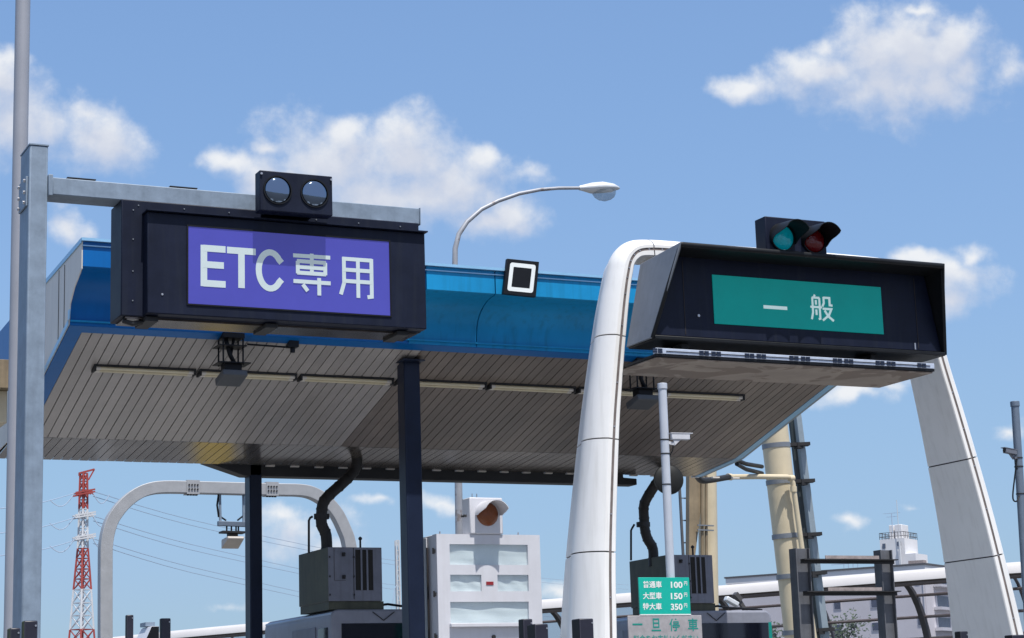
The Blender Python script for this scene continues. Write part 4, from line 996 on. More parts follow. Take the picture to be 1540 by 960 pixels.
q = MB(); q.box((X0c-.016, YC+dcase*.5, 1.2), (X0c-.003, YC+dcase*.54, zc-.12)); q.build('side_seam', m_seam, cb)
MB().box((X0c, YC, .18), (X1c, YC+.1, 1.199)).build('lower_door', m_cab, cb, .004)
for k, (x0, x1, z0, z1) in enumerate(rects):
    w = MB().box((x0, YC+.006, z0), (x1, YC+.010, z1)).build('display_window', m_cabglass, cb, smooth=False)
    g = MB(); nx, nz = 22, 8; vv = []; random.seed(20+k)
    ph = [random.uniform(0, 6) for _ in range(6)]
    for j in range(nz+1):
        for i in range(nx+1):
            u, v = i/nx, j/nz
            bulge = .008*math.sin(u*7+ph[0])*math.sin(v*3.1+ph[1]) + .006*math.sin(u*13+v*6+ph[2]) + .004*math.sin(v*15+u*3+ph[3])
            vv.append((x0-.01+u*(x1-x0+.02), YC+.030+bulge*.55, z0-.005+v*(z1-z0+.01)))
    g.add(vv, [(j*(nx+1)+i, j*(nx+1)+i+1, (j+1)*(nx+1)+i+1, (j+1)*(nx+1)+i) for j in range(nz) for i in range(nx)])
    s_ = g.build('blind', m_blind, w, angle=80)
A = cc_(731, 875); B = cc_(742, 880); MB().box((A[0], YC-.006, B[1]), (B[0], YC+.0, A[1])).build('red_indicator', m_redled, cb)
A = cc_(676, 938); B = cc_(797, 942.5); MB().box((A[0], YC-.05, B[1]), (B[0], YC-.001, A[1])).build('ledge', m_cab, cb, .004)
q = MB()
for py in (828, 893, 957): z = P(652, py, YC).z; q.box((X0c-.018, YC+.03, z-.02), (X0c-.001, YC+.07, z+.015)); q.tube([(X0c-.02, YC+.05, z-.03), (X0c-.02, YC+.05, z+.03)], .010, 8)
q.build('hinge', m_dark, cb)
q = MB(); A = cc_(742, 958); q.lathe([(0,-.02),(.02,-.02),(.02,0)], (A[0], YC, A[1]), (0,1,0), 12); q.build('lock', m_dark, cb)
q = MB()
for px in (665, 783): x = P(px, 803, YC).x; q.tube([(x, YC+.06, zc), (x, YC+.06, zc+.03)], .008, 8)
q.build('roof_bolt', m_bolt, cb)
# amber lamp
YW = YC-.02
A = P(706, 748, YW); B = P(757, 802, YW)
wl_ = thing('warning_lamp', 'white square lamp box with a visor and amber lens on top of the white cabinet', 'lamp', ((A.x+B.x)/2, YW+.1, zc))
dw = max(.2, PX(697, 750, A.x).y-YW)
MB().box((A.x, YW, zc+.003), (B.x, YW+dw, A.z)).build('housing', m_cab, wl_, .01)
c = P(733, 773.5, YW)
l = MB().lathe([(.122, 0), (.115, -.012), (.09, -.03), (.05, -.04), (.001, -.043)], c, (0, 1, 0), 32).build('lens', m_lensO, wl_)
visor(c+Vector((0, -.001, 0)), .140, .25, m_cab, wl_, .08, -5, 185)
q = MB(); q.tube([(A.x-.004, YW+dw*.45, A.z-.18), (A.x-.03, YW+dw*.45, A.z-.18)], .012, 8); q.tube([(A.x-.004, YW+dw*.75, A.z-.18), (A.x-.03, YW+dw*.75, A.z-.18)], .012, 8); q.build('hinge_pin', m_dark, wl_)
q = MB()
for px in (716, 723): x = P(px, 748, YW).x; q.tube([(x, YW+dw*.5, A.z), (x, YW+dw*.5, A.z+.05)], .005, 6)
q.build('bird_pin', m_bolt, wl_)

A, B = P(306, 960, 28.5), P(362, 960, 28.5)
yb_ = thing('safety_board', 'yellow safety board behind the booths, mirrored in the shiny rear ceiling', 'safety board', ((A.x+B.x)/2, 28.5, 0))
MB().box((A.x, 28.5, .5), (B.x, 28.56, 2.55)).build('panel', m_yellow, yb_, .01)
for x in (A.x+.08, B.x-.12): MB().box((x, 28.57, 0), (x+.06, 28.63, 2.4)).build('leg', m_frame, yb_)
# ------------------------------------------------------------------ small grey arch behind with hanging antenna
YR = 26.5
sa = thing('portal_frame', 'small grey arched portal frame behind the slim rear navy column', 'gantry', (P(160, 950, YR).x, YR, 0))
cl = [(162,1125),(160.5,960),(160.5,850),(161.5,815),(168,787),(178,770),(190,756),(206,743.5),(224,735.5),(248,732),(300,732.8),(420,736),(448,736.5),(466,739),(482,746),(497,757.5),(510,774),(521,797),(527,815),(531,850),(535,960),(538,1115)]
Vp = [P(x, y, YR) for x, y in cl]; Vs = [Vector(v) for v in smoothpath([tuple(v) for v in Vp], 3)]
Vs[0].z = 0; Vs[-1].z = 0
rings = []
for i, p in enumerate(Vs):
    t = (Vs[min(i+1, len(Vs)-1)]-Vs[max(i-1, 0)]); t.y = 0; t.normalize(); nn = Vector((-t.z, 0, t.x)); h = .083
    rings.append([p+nn*h, p+nn*h+Vector((0, .17, 0)), p-nn*h+Vector((0, .17, 0)), p-nn*h])
MB().loft(rings).build('frame_tube', m_galv2, sa, .008, angle=40)
for px in (290.5, 409.5):
    p = P(px, 732.7+(px-290)*.022, YR); q = MB(); q.box((p.x-.09, YR-.012, p.z-.095), (p.x+.09, YR-.001, p.z+.095)); q.box((p.x-.09, YR-.01, p.z+.086), (p.x+.09, YR+.18, p.z+.096)); q.box((p.x-.09, YR-.01, p.z-.096), (p.x+.09, YR+.18, p.z-.086)); f = q.build('splice_plate', m_galv2, sa)
    q = MB()
    for i in range(4):
        for j in range(2): q.lathe([(0,-.014),(.012,-.014),(.012,0)], (p.x-.06+i*.04, YR-.012, p.z-.03+j*.06), (0,1,0), 6)
        q.lathe([(0,-.016),(.016,-.016),(.016,0)], (p.x-.06+i*.04, YR+.05, p.z-.096), (0,0,1), 6)
    q.build('bolt', m_dark, f)
ha = thing('toll_antenna', 'pale flat antenna hung below the small grey portal frame', 'antenna', P(350, 742, YR+.08), 'antennas hung from the canopy ceiling')
ha['group'] = 'toll antennas'
YQ = YR+.08
def pq(px, py): return P(px, py, YQ)
q = MB(); q.bar(pq(330.5, 741), pq(331.5, 786), .03, .03); q.bar(pq(366, 742), pq(366.5, 787), .03, .03); q.build('hanger', m_galv, ha)
q = MB(); q.bar(pq(327.5, 787.5), pq(380, 789.5), .07, .065); q.build('cross_bar', m_bpole, ha, .004)
q = MB(); q.tube([pq(329, 742), pq(326.5, 760), pq(329, 778)], .014, 8); q.tube([pq(357, 783), pq(367, 775)], .012, 8); q.tube([pq(340, 783), pq(331, 777)], .012, 8); q.build('cable', m_black, ha)
q = MB()
for px in (341, 348, 355, 358.5): q.tube([pq(px, 790), pq(px, 800)], .012, 8)
q.bar(pq(332, 800.5), pq(367, 801.5), .2, .025); q.box(pq(343, 802)-Vector((0, .06, 0)), pq(356, 808)+Vector((0, .06, 0))); q.build('mount_plate', m_dark, ha)
a1, a2, a3, a4 = pq(340, 808), pq(364.5, 808.5), pq(364, 824), pq(337, 823)
w = a2.x-a1.x; z_ = a1.z; x_ = .5*(a1.x+a2.x)-.02
A = [(-w/2, -.14, .0), (w/2, -.14, .0), (w/2, .16, -.02), (-w/2, .16, -.02)]; Bq = [(-w/2, -.16, -.035), (w/2, -.16, -.035), (w/2*1.06, .14, -.15), (-w/2*1.06, .14, -.15)]
q = MB(); q.loft([[(x_+a_, YQ+b_, z_+c_) for a_, b_, c_ in Bq], [(x_+a_, YQ+b_, z_+c_) for a_, b_, c_ in A]]); q.build('antenna_box', m_antlite, ha, .01)
for o in S.objects:
    if o.name.startswith('toll_antenna'): o['group'] = 'toll antennas'

# ------------------------------------------------------------------ cream pillars, cable rack, pipe, ladder
YY = 25.0
ax0 = [P(1159, 600, YY), P(1167, 668, YY), P(1182.7, 808, YY), P(1199, 956, YY)]
d = (ax0[3]-ax0[1]); foot = ax0[3]+d*((ax0[3].z)/(-d.z))
pl = thing('support_pillar', 'thick leaning cream pillar with grey bands beside the far canopy end', 'pillar', foot, 'cream support pillars')
Rp = .205
MB().tube([foot, ax0[3], ax0[2], ax0[1], ax0[0]], [Rp*.92, Rp*.92, Rp*.96, Rp, Rp], 32).build('shaft', m_cream, pl)
def axat(py): 
    t = (py-668)/(956-668); return ax0[1].lerp(ax0[3], t)
for py in (671, 726, 808, 868, 951):
    p = axat(py); u = d.normalized(); MB().tube([p-u*.035, p+u*.035], Rp*1.035, 32).build('band', m_band, pl)
cr = thing('cable_rack', 'tall grey steel channel with bracket arms fixed behind the cream pillar', 'cable rack', P(1232, 1000, YY+.3))
q = MB(); t1, t2 = P(1188, 630, YY+.35), P(1202, 622, YY+.25); b1, b2 = P(1226, 960, YY+.35), P(1245, 960, YY+.25)
def ext(a_, b_): dd = b_-a_; return b_+dd*(b_.z/(-dd.z))
b1, b2 = ext(t1, b1), ext(t2, b2)
q.loft([[t1, t2, t2+Vector((0, .05, 0)), t1+Vector((0, .05, 0))], [b1, b2, b2+Vector((0, .05, 0)), b1+Vector((0, .05, 0))]]); q.build('channel_back', m_rackdark, cr)
q = MB(); off = Vector((-.07, -.02, 0)); q.loft([[t2+off, t2+Vector((0.02, -.02, 0)), t2+Vector((0.02, .1, 0)), t2+off+Vector((0, .1, 0))], [b2+off*1.6, b2+Vector((0.02, -.02, 0)), b2+Vector((0.02, .1, 0)), b2+off*1.6+Vector((0, .1, 0))]]); q.build('channel_flange', m_rack, cr)
def rk(py): t = (py-630)/(960-630); A = P(1188+38*t, py, YY+.3); B = P(1202+43*t, py, YY+.2); return A, B
for py in (671, 726, 806, 864, 949):
    A, B = rk(py); q = MB(); q.bar(A+Vector((-.12, -.08, 0)), B+Vector((.06, -.08, .02)), .16, .05); q.box(A+Vector((-.05, -.2, -.06)), A+Vector((.05, -.1, .03))); q.build('bracket', m_dark, cr)
dp = thing('drain_pipe', 'thin pipe running across from the canopy end and down the cream pillar', 'pipe', P(1150, 717, YY-.35))
yq = YY-.32
hp = [P(1046, 694, 22.6), P(1047, 708, 22.8), P(1051, 720, 23.0), P(1062, 723, 23.2), P(1097, 717.5, 23.9)]
MB().tube([Vector(v) for v in smoothpath([tuple(v) for v in hp], 4)], .042, 12).build('hose', m_duct, dp)
vp = [P(1097, 717.5, 23.9), P(1140, 717, 24.5), P(1184, 717.5, yq), P(1190, 719.5, yq), P(1192.5, 727, yq), P(1197, 760, yq), P(1207, 832, yq)]
foot2 = vp[-1]+(vp[-1]-vp[-2])*((vp[-1].z)/(-(vp[-1]-vp[-2]).z))
pipe = MB().tube(vp+[foot2], .038, 14).build('pipe', m_cream, dp)
q = MB()
for p_, dd in ((vp[3], Vector((1, 0, 0))), (P(1193.5, 736, yq), Vector((0, 0, 1))), (vp[0], Vector((1, .4, 0)).normalized())): q.tube([p_-dd*.04, p_+dd*.04], .048, 14)
q.build('pipe_socket', m_cream, dp)
q = MB()
for s0, off in ((0, .0), (1, .05)): q.tube([P(1108, 692+6*s0, 23), P(1122, 698+8*s0, 23.8), P(1146, 702+10*s0, 24.8)], .03, 8)
tag(q.build('cable_bundle', m_black), 'two thick black cables sagging from the canopy end to the cream pillar', 'cable')
# second pillar and ladder, farther back
Y3 = 28
A, B = P(1063, 690, Y3), P(1067, 960, Y3)
p2 = thing('support_pillar', 'shaded cream pillar with pipes behind the toll booth with the teal corner', 'pillar', (B.x, Y3, 0), 'cream support pillars')
MB().tube([(B.x, Y3, 0), B, A, A+Vector((0, 0, .6))], .155, 28).build('shaft', m_cream, p2)
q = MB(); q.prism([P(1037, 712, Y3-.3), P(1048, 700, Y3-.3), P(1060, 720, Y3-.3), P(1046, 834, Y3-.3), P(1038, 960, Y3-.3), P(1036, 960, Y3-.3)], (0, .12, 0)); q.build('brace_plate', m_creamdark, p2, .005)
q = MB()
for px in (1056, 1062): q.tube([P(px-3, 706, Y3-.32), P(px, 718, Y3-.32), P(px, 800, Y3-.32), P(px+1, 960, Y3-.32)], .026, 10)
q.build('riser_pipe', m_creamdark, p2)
q = MB()
for py in (790, 797): q.bar(P(1049, py, Y3-.36), P(1073, py+1, Y3-.36), .03, .02)
q.build('pipe_clamp', m_band, p2)
ld = thing('ladder', 'narrow steel ladder rising beside the shaded cream pillar', 'ladder', P(1026, 1000, Y3-.1))
q = MB()
for px in (1021, 1036): q.bar(P(px, 714, Y3-.1), Vector((P(px, 714, Y3-.1).x+.03, Y3-.1, 0)), .035, .035)
q.build('rail', m_frame, ld)
q = MB()
for k in range(-1, 9): py = 716+k*33.5; z_ = P(1028, py, Y3-.1).z; q.bar((P(1021, 714, Y3-.1).x, Y3-.1, z_), (P(1036, 714, Y3-.1).x, Y3-.1, z_), .02, .02)
q.build('rung', m_galv, ld)

# ------------------------------------------------------------------ dark steel frame at right
YFm = 20.0
sf = thing('steel_frame', 'dark grey steel frame of two posts and two rusty cross rails', 'frame', (P(1270, 950, YFm).x, YFm, 0))
for xl, xr, yt in ((1196.5, 1221, 824.5), (1324, 1345, 827)):
    a_ = P(xl, yt, YFm); b_ = P(xr, yt, YFm); xb0 = P((xl+xr)/2+6, 958, YFm)
    x0, x1 = a_.x, b_.x; q = MB(); zt = a_.z; D = .15
    q.box((x0, YFm, 0), (x0+.012, YFm+D, zt)); q.box((x1-.012-.03, YFm, 0), (x1-.03, YFm+D, zt)); q.box((x0+.012, YFm+.05, 0), (x1-.042, YFm+.06, zt))
    q.build('post', m_frame, sf, .002)
for (xa, xb_, yl, yr, up_) in ((1207, 1348, 841.5, 845, (1240, 1320.5)), (1211, 1352.5, 890, 892, (1244, 1325))):
    a_ = P(xa, yl, YFm-.06); b_ = P(xb_, yr, YFm-.06); b_.z = a_.z
    q = MB(); q.bar(a_, b_, .09, .012, up=(0, 0, 1)); q.bar(a_+Vector((0, .045, -.02)), b_+Vector((0, .045, -.02)), .008, .05); r_ = q.build('rail', m_dark, sf)
    c_ = P(up_[0], yl-4.5, YFm-.03); e_ = P(up_[1], yl-4.5, YFm-.03); q = MB(); q.box((c_.x, YFm-.05, a_.z+.007), (e_.x, YFm-.04, a_.z+.05)); q.build('rusty_plate', m_rust, r_)

# ------------------------------------------------------------------ noise barrier
nb = thing('noise_barrier', 'long curved see-through noise barrier with white cap rail behind the toll gate', 'barrier', PZ(1200, 874, 4.0))
capx = [(40,976),(120,966),(257,953),(366,941.5),(416,937.5),(520,928.5),(640,917),(814,906),(848,903),(960,894.5),(1077,885),(1160,878),(1234,872),(1330,864),(1423,857),(1517,850),(1600,845),(1700,839)]
ZCAP = 4.0
cpts = [PZ(x, y, ZCAP) for x, y in capx]
# fair the plan curve with a low-order fit so that the wall runs smoothly
prm = np.array([c[0] for c in capx]); pf_x = np.polyfit(prm, [p.x for p in cpts], 4); pf_y = np.polyfit(prm, [p.y for p in cpts], 4)
def bpt(u): return Vector((np.polyval(pf_x, u), np.polyval(pf_y, u), ZCAP))
dense = [bpt(u) for u in np.linspace(40, 1700, 600)]
_t = (dense[-1]-dense[-6]).normalized(); dense += [dense[-1]+_t*(k*.5) for k in range(1, 60)]
cum = [0]
for a_, b_ in zip(dense[:-1], dense[1:]): cum.append(cum[-1]+(b_-a_).length)
def bs(s):
    i = int(np.searchsorted(cum, s)); i = min(max(i, 1), len(dense)-1)
    f = (s-cum[i-1])/(cum[i]-cum[i-1]); p = dense[i-1].lerp(dense[i], f); t = (dense[i]-dense[i-1]).normalized(); return p, t
Ltot = cum[-1]
def back(t): return Vector((-t.y, t.x, 0))*-1    # away from the road, right-hand side
nrm0 = None
def prof(a_):  # a_ 0..1 from the top down: (offset away from the road, drop)
    t = rad(90*a_); return 1.15*math.sin(t), 1.9*(1-math.cos(t))
samples = np.linspace(0, Ltot, 130)
def side(p, t):
    n_ = Vector((t.y, -t.x, 0)).normalized()
    if n_.x < 0: n_ = -n_
    return n_
q = MB(); rings = []
for s in samples:
    p, t = bs(s); n_ = side(p, t); rings.append([p-n_*.02+Vector((0, 0, .03)), p-n_*.11+Vector((0, 0, -.03)), p-n_*.15+Vector((0, 0, -.16)), p+n_*.04+Vector((0, 0, -.17)), p+n_*.16+Vector((0, 0, .0)), p+n_*.05+Vector((0, 0, .05))])
q.loft(rings); q.build('cap_rail', m_barcap, nb, angle=60)
q = MB(); rings = []
for s in samples:
    p, t = bs(s); n_ = side(p, t); r_ = p-n_*.02+Vector((0, 0, -.20)); rings.append([r_+n_*.05*math.cos(k*math.pi/4)+Vector((0, 0, .05*math.sin(k*math.pi/4))) for k in range(8)])
q.loft(rings); q.build('under_rail', m_barrail, nb, angle=60)
for a_ in (.36, .56, .72, .87, .985):
    q = MB(); rings = []; o, dr_ = prof(a_)
    for s in samples:
        p, t = bs(s); n_ = side(p, t); r_ = p+n_*o+Vector((0, 0, -.1-dr_)); rings.append([r_+n_*.032*math.cos(k*math.pi/3)+Vector((0, 0, .032*math.sin(k*math.pi/3))) for k in range(6)])
    q.loft(rings); q.build('rail', m_barrail, nb, angle=60)
q = MB(); rings = []
for s in samples:
    p, t = bs(s); n_ = side(p, t); rings.append([p+n_*(prof(a_)[0]+.05)+Vector((0, 0, -.1-prof(a_)[1])) for a_ in np.linspace(0, 1, 9)])
q.loft(rings, False, False); q.build('clear_panel', m_barpanel, nb, angle=60)
wallb = MB(); rings = []
for s in samples:
    p, t = bs(s); n_ = side(p, t); o = 1.1; rings.append([Vector((p.x, p.y, 0))+n_*o, Vector((p.x, p.y, 2.05))+n_*o, Vector((p.x, p.y, 2.05))+n_*(o+.25), Vector((p.x, p.y, 0))+n_*(o+.25)])
wallb.loft(rings); wallb.build('base_wall', m_conc, nb, angle=60)
sp = 4.3; k = 0
def across(p): v = p-EYE; return v.dot(RT)/v.dot(FW)
s0 = min(np.linspace(Ltot*.2, Ltot, 6000), key=lambda s: abs(across(bs(s)[0]) - (1349-770)/F) if bs(s)[0].dot(FW) > 5 else 9)
s = s0 - sp*int(s0/sp)
while s < Ltot:
    p, t = bs(s); n_ = side(p, t)
    for thin in (False, True):
        ss = s + (sp/2 if thin else 0)
        if ss >= Ltot: continue
        p, t = bs(ss); n_ = side(p, t); hw = .026 if thin else .055; q = MB(); rings = []
        off_ = .10 if thin else -.02
        for a_ in np.linspace(.03, 1, 12):
            o, dr_ = prof(a_); c_ = p+n_*(o+off_)+Vector((0, 0, -.1-dr_)); rings.append([c_-t*hw-n_*hw, c_+t*hw-n_*hw, c_+t*hw+n_*hw, c_-t*hw+n_*hw])
        q.loft(rings); q.build('post' if not thin else 'thin_rib', m_barpost, nb, angle=60)
    s += sp; k += 1
# floodlight clamped on the barrier behind the right booth
c = P(1100, 905, 30.5)
fl = thing('flood_light', 'small silver flood light on a slanted arm behind the teal cornered toll booth', 'lamp', c)
q = MB(); q.bar(c+Vector((-.12, 0, .06)), c+Vector((.12, 0, -.06)), .12, .09); q.build('lamp_body', m_lamphead, fl, .02)
q = MB(); q.bar(P(1105, 893, 30.6), P(1128, 930, 30.6), .06, .07); q.bar(P(1105, 893, 30.6), P(1113, 903, 30.6), .12, .08); q.build('arm', m_barpost, fl)

# ------------------------------------------------------------------ right camera pole
YO = 18.2
top, bot = P(1526, 604, YO), P(1541, 845, YO); dd = bot-top; ft = top+dd*(top.z/-dd.z)
rp = thing('camera_pole', 'blue grey round pole with a flat cap and a camera with cable loop', 'pole', ft)
MB().tube([ft, top-Vector((0, 0, .05))], [.05, .046], 20).build('shaft', m_bpole, rp)
MB().tube([top-Vector((0, 0, .06)), top], .054, 20).build('cap', m_bpole, rp, .004)
q = MB()
for py in (690, 703, 744): t = (py-604)/241; p = top.lerp(bot, t); q.tube([p-Vector((0, 0, .006)), p+Vector((0, 0, .006))], .052, 20)
q.build('strap', m_dark, rp)
A = P(1527, 681, YO-.03)
t = cctv('security_camera', 'grey box camera with a cable loop on the blue grey pole', A, (-.97, -.25, .06), .20, .055, m_cctvgrey, top.lerp(bot, (690-604)/241))
q = MB(); lp_ = [P(1529, 690, YO-.08), P(1527, 710, YO-.08), P(1523.5, 740, YO-.08), P(1524, 752, YO-.08), P(1529, 754, YO-.08), P(1533, 746, YO-.06)]
q.tube([Vector(v) for v in smoothpath([tuple(v) for v in lp_], 4)], .009, 8); q.build('cable_loop', m_black, t)

# ------------------------------------------------------------------ dark sensor posts along the islands
PG = 'dark sensor posts along the lanes'
def spost(label, xl, xm, xr, yt, Y, moss=False):
    a_ = P(xm, yt, Y); b_ = P(xr, yt, Y); dpt = max(.06, PX(xl, yt+3, a_.x).y-Y)
    t = thing('sensor_post', label, 'post', ((a_.x+b_.x)/2, Y+dpt/2, 0), PG)
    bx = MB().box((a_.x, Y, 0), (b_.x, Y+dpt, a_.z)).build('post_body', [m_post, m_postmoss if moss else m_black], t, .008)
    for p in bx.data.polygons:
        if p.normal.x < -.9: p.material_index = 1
    q = MB(); q.lathe([(0,-.004),(.006,-.004),(.006,0)], (b_.x-.012, Y, a_.z-.03), (0,1,0), 8); q.build('screw', m_bolt, t)
    MB().box((a_.x-.03, Y-.03, .0), (b_.x+.03, Y+dpt+.03, .2)).build('foot', m_conc, t)
spost('shorter mossy dark post at the foot of the thin lamp pole', 10.4, 15, 31, 944.5, 12.2, True)
spost('taller mossy dark post in front of the galvanized post', 32, 36, 57, 933.5, 11.8, True)
spost('slim dark post nearest the grey portal frame leg', 188.5, 190.5, 201, 925, 19)
spost('thicker dark post beside the small pale sensor box', 240, 242.5, 257, 930, 16)
spost('taller dark post overlapping the corner of the white cabinet', 779, 786.5, 801, 931, 13.2)
spost('dark post between the white cabinet and the white arch leg, shorter of the pair', 792, 804, 824.5, 938.5, 12.2)
spost('dark post in front of the white arch leg nearest the price board', 859, 871, 892.5, 930.5, 12.4)
spost('bluish dark post in front of the white arch leg nearest the apartment block', 1435, 1444, 1456, 949.5, 13.6)
spost('dark post at the bottom right picture corner', 1510, 1522, 1548, 955, 12.8)
c = P(222, 950, 16.6)
sbx = thing('sensor_box', 'small pale slanted sensor box between two dark posts by the portal frame', 'sensor', (c.x, 16.6, 0))
A = P(228, 942, 16.5); B = P(239.5, 962, 16.5)
q = MB(); q.prism([(A.x, 16.5, A.z), (B.x, 16.5, A.z-.0), (B.x, 16.5, B.z), (A.x-.05, 16.5, B.z)], (0, .35, 0)); q.build('box', [m_cctv, m_black], sbx, .006)
o = sbx.children[0]
for p in o.data.polygons:
    if p.normal.y < -.9: p.material_index = 1
q = MB(); q.box((A.x-.02, 16.62, A.z+.006), (A.x+.06, 16.8, A.z+.04)); q.build('lid', m_galv, sbx); MB().box((A.x, 16.6, 0), (A.x+.06, 16.7, B.z)).build('stem', m_dark, sbx)

# ------------------------------------------------------------------ pylon
YPy = 380.
def py3(px, py): return P(px, py, YPy)
c0 = py3(128, 707); cxp = c0.x
mpp = (py3(138, 800)-py3(118, 800)).length/20
pyl = thing('power_pylon', 'red and white lattice power pylon standing far beyond the canopy', 'pylon', (cxp, YPy, 0))
def pz(py): return py3(128, py).z
def pxc(py): return py3(126+(py-707)*-.012, py).x
levels = [(712, 7.5), (737, 8.5), (768, 9), (800, 9.5), (827, 11), (857, 15), (887, 18.5), (920, 22), (955, 25.5), (1010, 33), (1100, 46)]
ang = rad(28)
def corner(py, hw, k):
    a_ = ang+rad(45+90*k); r_ = hw*mpp*1.25; return Vector((pxc(py)+r_*math.cos(a_), YPy+r_*math.sin(a_), pz(py)))
parts = {}
def colr(py): return 'red' if py < 766 else ('white' if py < 825 else ('red' if py < 887 else ('white' if py < 947 else 'red')))
zones = {}
def zone(py): return sum(py >= v for v in (766, 825, 887, 947))
def put(a_, b_, w_, c_): zones.setdefault(zn_, MB()).bar(a_, b_, w_, w_)
def lerpw(py):
    for (p0, w0), (p1, w1) in zip(levels[:-1], levels[1:]):
        if p0 <= py <= p1: return w0+(w1-w0)*(py-p0)/(p1-p0)
    return levels[-1][1]
stops = [712, 724, 737, 752, 766, 780, 795, 810, 825, 840, 856, 871, 887, 907, 926, 947, 970, 1000, 1040, 1100]
for p0, p1 in zip(stops[:-1], stops[1:]):
    c_ = colr((p0+p1)/2); zn_ = zone((p0+p1)/2)
    C0 = [corner(p0, lerpw(p0)*.56, k) for k in range(4)]; C1 = [corner(p1, lerpw(p1)*.56, k) for k in range(4)]
    for k in range(4):
        j = (k+1) % 4
        put(C0[k], C1[k], .34, c_); put(C0[k], C0[j], .15, c_); put(C0[k], C1[j], .14, c_); put(C0[j], C1[k], .14, c_)
for z_, q in zones.items(): q.build('white_section' if z_ in (1, 3) else 'red_section', m_pw if z_ in (1, 3) else m_red, pyl, smooth=False)
for py, hw, c_ in ((741, 14, m_red), (775, 15, m_pw), (808, 15, m_pw)):
    q = MB()
    for dz_ in (0, 3.5):
        for yy_ in (-1.1, 1.1): q.bar(py3(126-hw, py+1+dz_)+Vector((0, yy_, 0)), py3(127+hw, py-4+dz_)+Vector((0, yy_, 0)), .3, .3)
    for k in range(8):
        f0 = -hw+2*hw*k/8; q.bar(py3(126+f0, py+1-2*k/8*2.3), py3(126+f0+hw/4, py+3), .16, .16)
    q.build('cross_arm', c_, pyl, smooth=False)
q = MB(); q.bar(py3(119, 712), py3(142, 706), .35, .35); q.bar(py3(133, 722), py3(142, 706), .25, .25); q.bar(py3(119, 711), py3(119, 716), .25, .25); q.build('top_arm', m_red, pyl, smooth=False)
q = MB()
for py in (742, 777, 811):
    for (xa, xb_, s_) in ((112, 75, -1), (140, 165, 1)):
        pts = [py3(xa+(xb_-xa)*t, py+18*math.sin(math.pi*t)*.8+ (10*t if s_ < 0 else 2*t)) for t in np.linspace(0, 1, 9)]; q.tube(pts, .09, 5)
q.build('jumper_cable', m_wire, pyl)
WG = 'power lines strung from the pylon'
def wire(label, pts):
    V = [Vector(v) for v in smoothpath([tuple(P(px, py, Y)) for px, py, Y in pts], 6)]
    tag(MB().tube(V, .07, 5).build('power_line', m_wire, loc=V[0]), label, 'power line', WG)
lv = ('top', 'middle', 'bottom')
for k, y in enumerate((741, 778, 812)):
    for j, dy_ in enumerate((0, 6.5)):
        wire('%s of each pair, %s level power line sloping right from the pylon' % (('upper', 'lower')[j], lv[k]), [(142-2*j, y+dy_-1, YPy), (324, 790.5+dy_+1.7*j+(y-741), 470), (585, 842+dy_+(y-741)*1.0, 620), (830, 871+dy_+(y-741)*.8, 800), (945, 880+dy_+(y-741)*.75, 900)])
    wire('%s level power line running from the pylon to the galvanized post' % lv[k], [(112, y+1, YPy), (64, y+14.5, 340), (0, y+24, 300), (-60, y+29, 270)])
# far lattice mast
ym = 150
lm = thing('lattice_mast', 'pale slim lattice mast peeking out beside the thick navy column', 'mast', (P(599.5, 960, ym).x, ym, 0))
q = MB(); xL, xR_ = P(597.3, 900, ym).x, P(601.8, 900, ym).x; zt = P(599, 813, ym).z
for x in (xL, xR_):
    for y in (ym, ym+.25): q.bar((x, y, 0), (x, y, zt), .06, .06)
z = zt
while z > 0:
    q.bar((xL, ym, z), (xR_, ym, z), .05, .05); q.bar((xL, ym, z), (xR_, ym, z-.8), .04, .04); z -= .8
q.build('lattice', m_barcap, lm, smooth=False)
q = MB(); q.tube([P(597, 880, ym), P(594, 885, ym), P(589, 915, ym), P(586, 960, ym)], .03, 5); q.build('guy_wire', m_wire, lm)

# ------------------------------------------------------------------ apartment building
DB = 275.
crn = P(1389, 848, 1); dirc = ray(1389, 848)
kk = DB/ (dirc.dot(FW)); crn = EYE+dirc*kk
u1 = Vector((math.sin(rad(-32.7)), math.cos(rad(-32.7)), 0))    # long facade runs away to the left
u2 = Vector((math.sin(rad(57.3)), math.cos(rad(57.3)), 0))      # short facade
ap = thing('apartment_building', 'pale grey apartment block with roof tower behind the clear noise barrier', 'building', (crn.x, crn.y, 0))
def onA(px, py): # point on long facade plane (normal u2)
    d_ = ray(px, py); t = (crn-EYE).dot(u2)/d_.dot(u2); return EYE+d_*t
def onB(px, py):
    d_ = ray(px, py); t = (crn-EYE).dot(u1)/d_.dot(u1); return EYE+d_*t
H = crn.z; LA = 30.; LB = 12.
base_ = Vector((crn.x, crn.y, 0)); upz = Vector((0, 0, 1))
def quadbox(mb, o, a_, b_, h): mb.prism([o, o+a_, o+a_+b_, o+b_], upz*h)
q = MB(); quadbox(q, base_, u1*LA, u2*LB, H-1.0); q.build('wall', m_wall, ap, smooth=False)
q = MB(); quadbox(q, base_+upz*(H-.99)-u1*.25-u2*.25, u1*(LA+.5), u2*(LB+.5), .85); q.build('parapet', m_wallw, ap, smooth=False)
q = MB(); quadbox(q, base_+upz*(H-.13)-u1*.4-u2*.4, u1*(LA+.8), u2*(LB+.8), .22); q.build('roof', m_roofedge, ap, smooth=False)
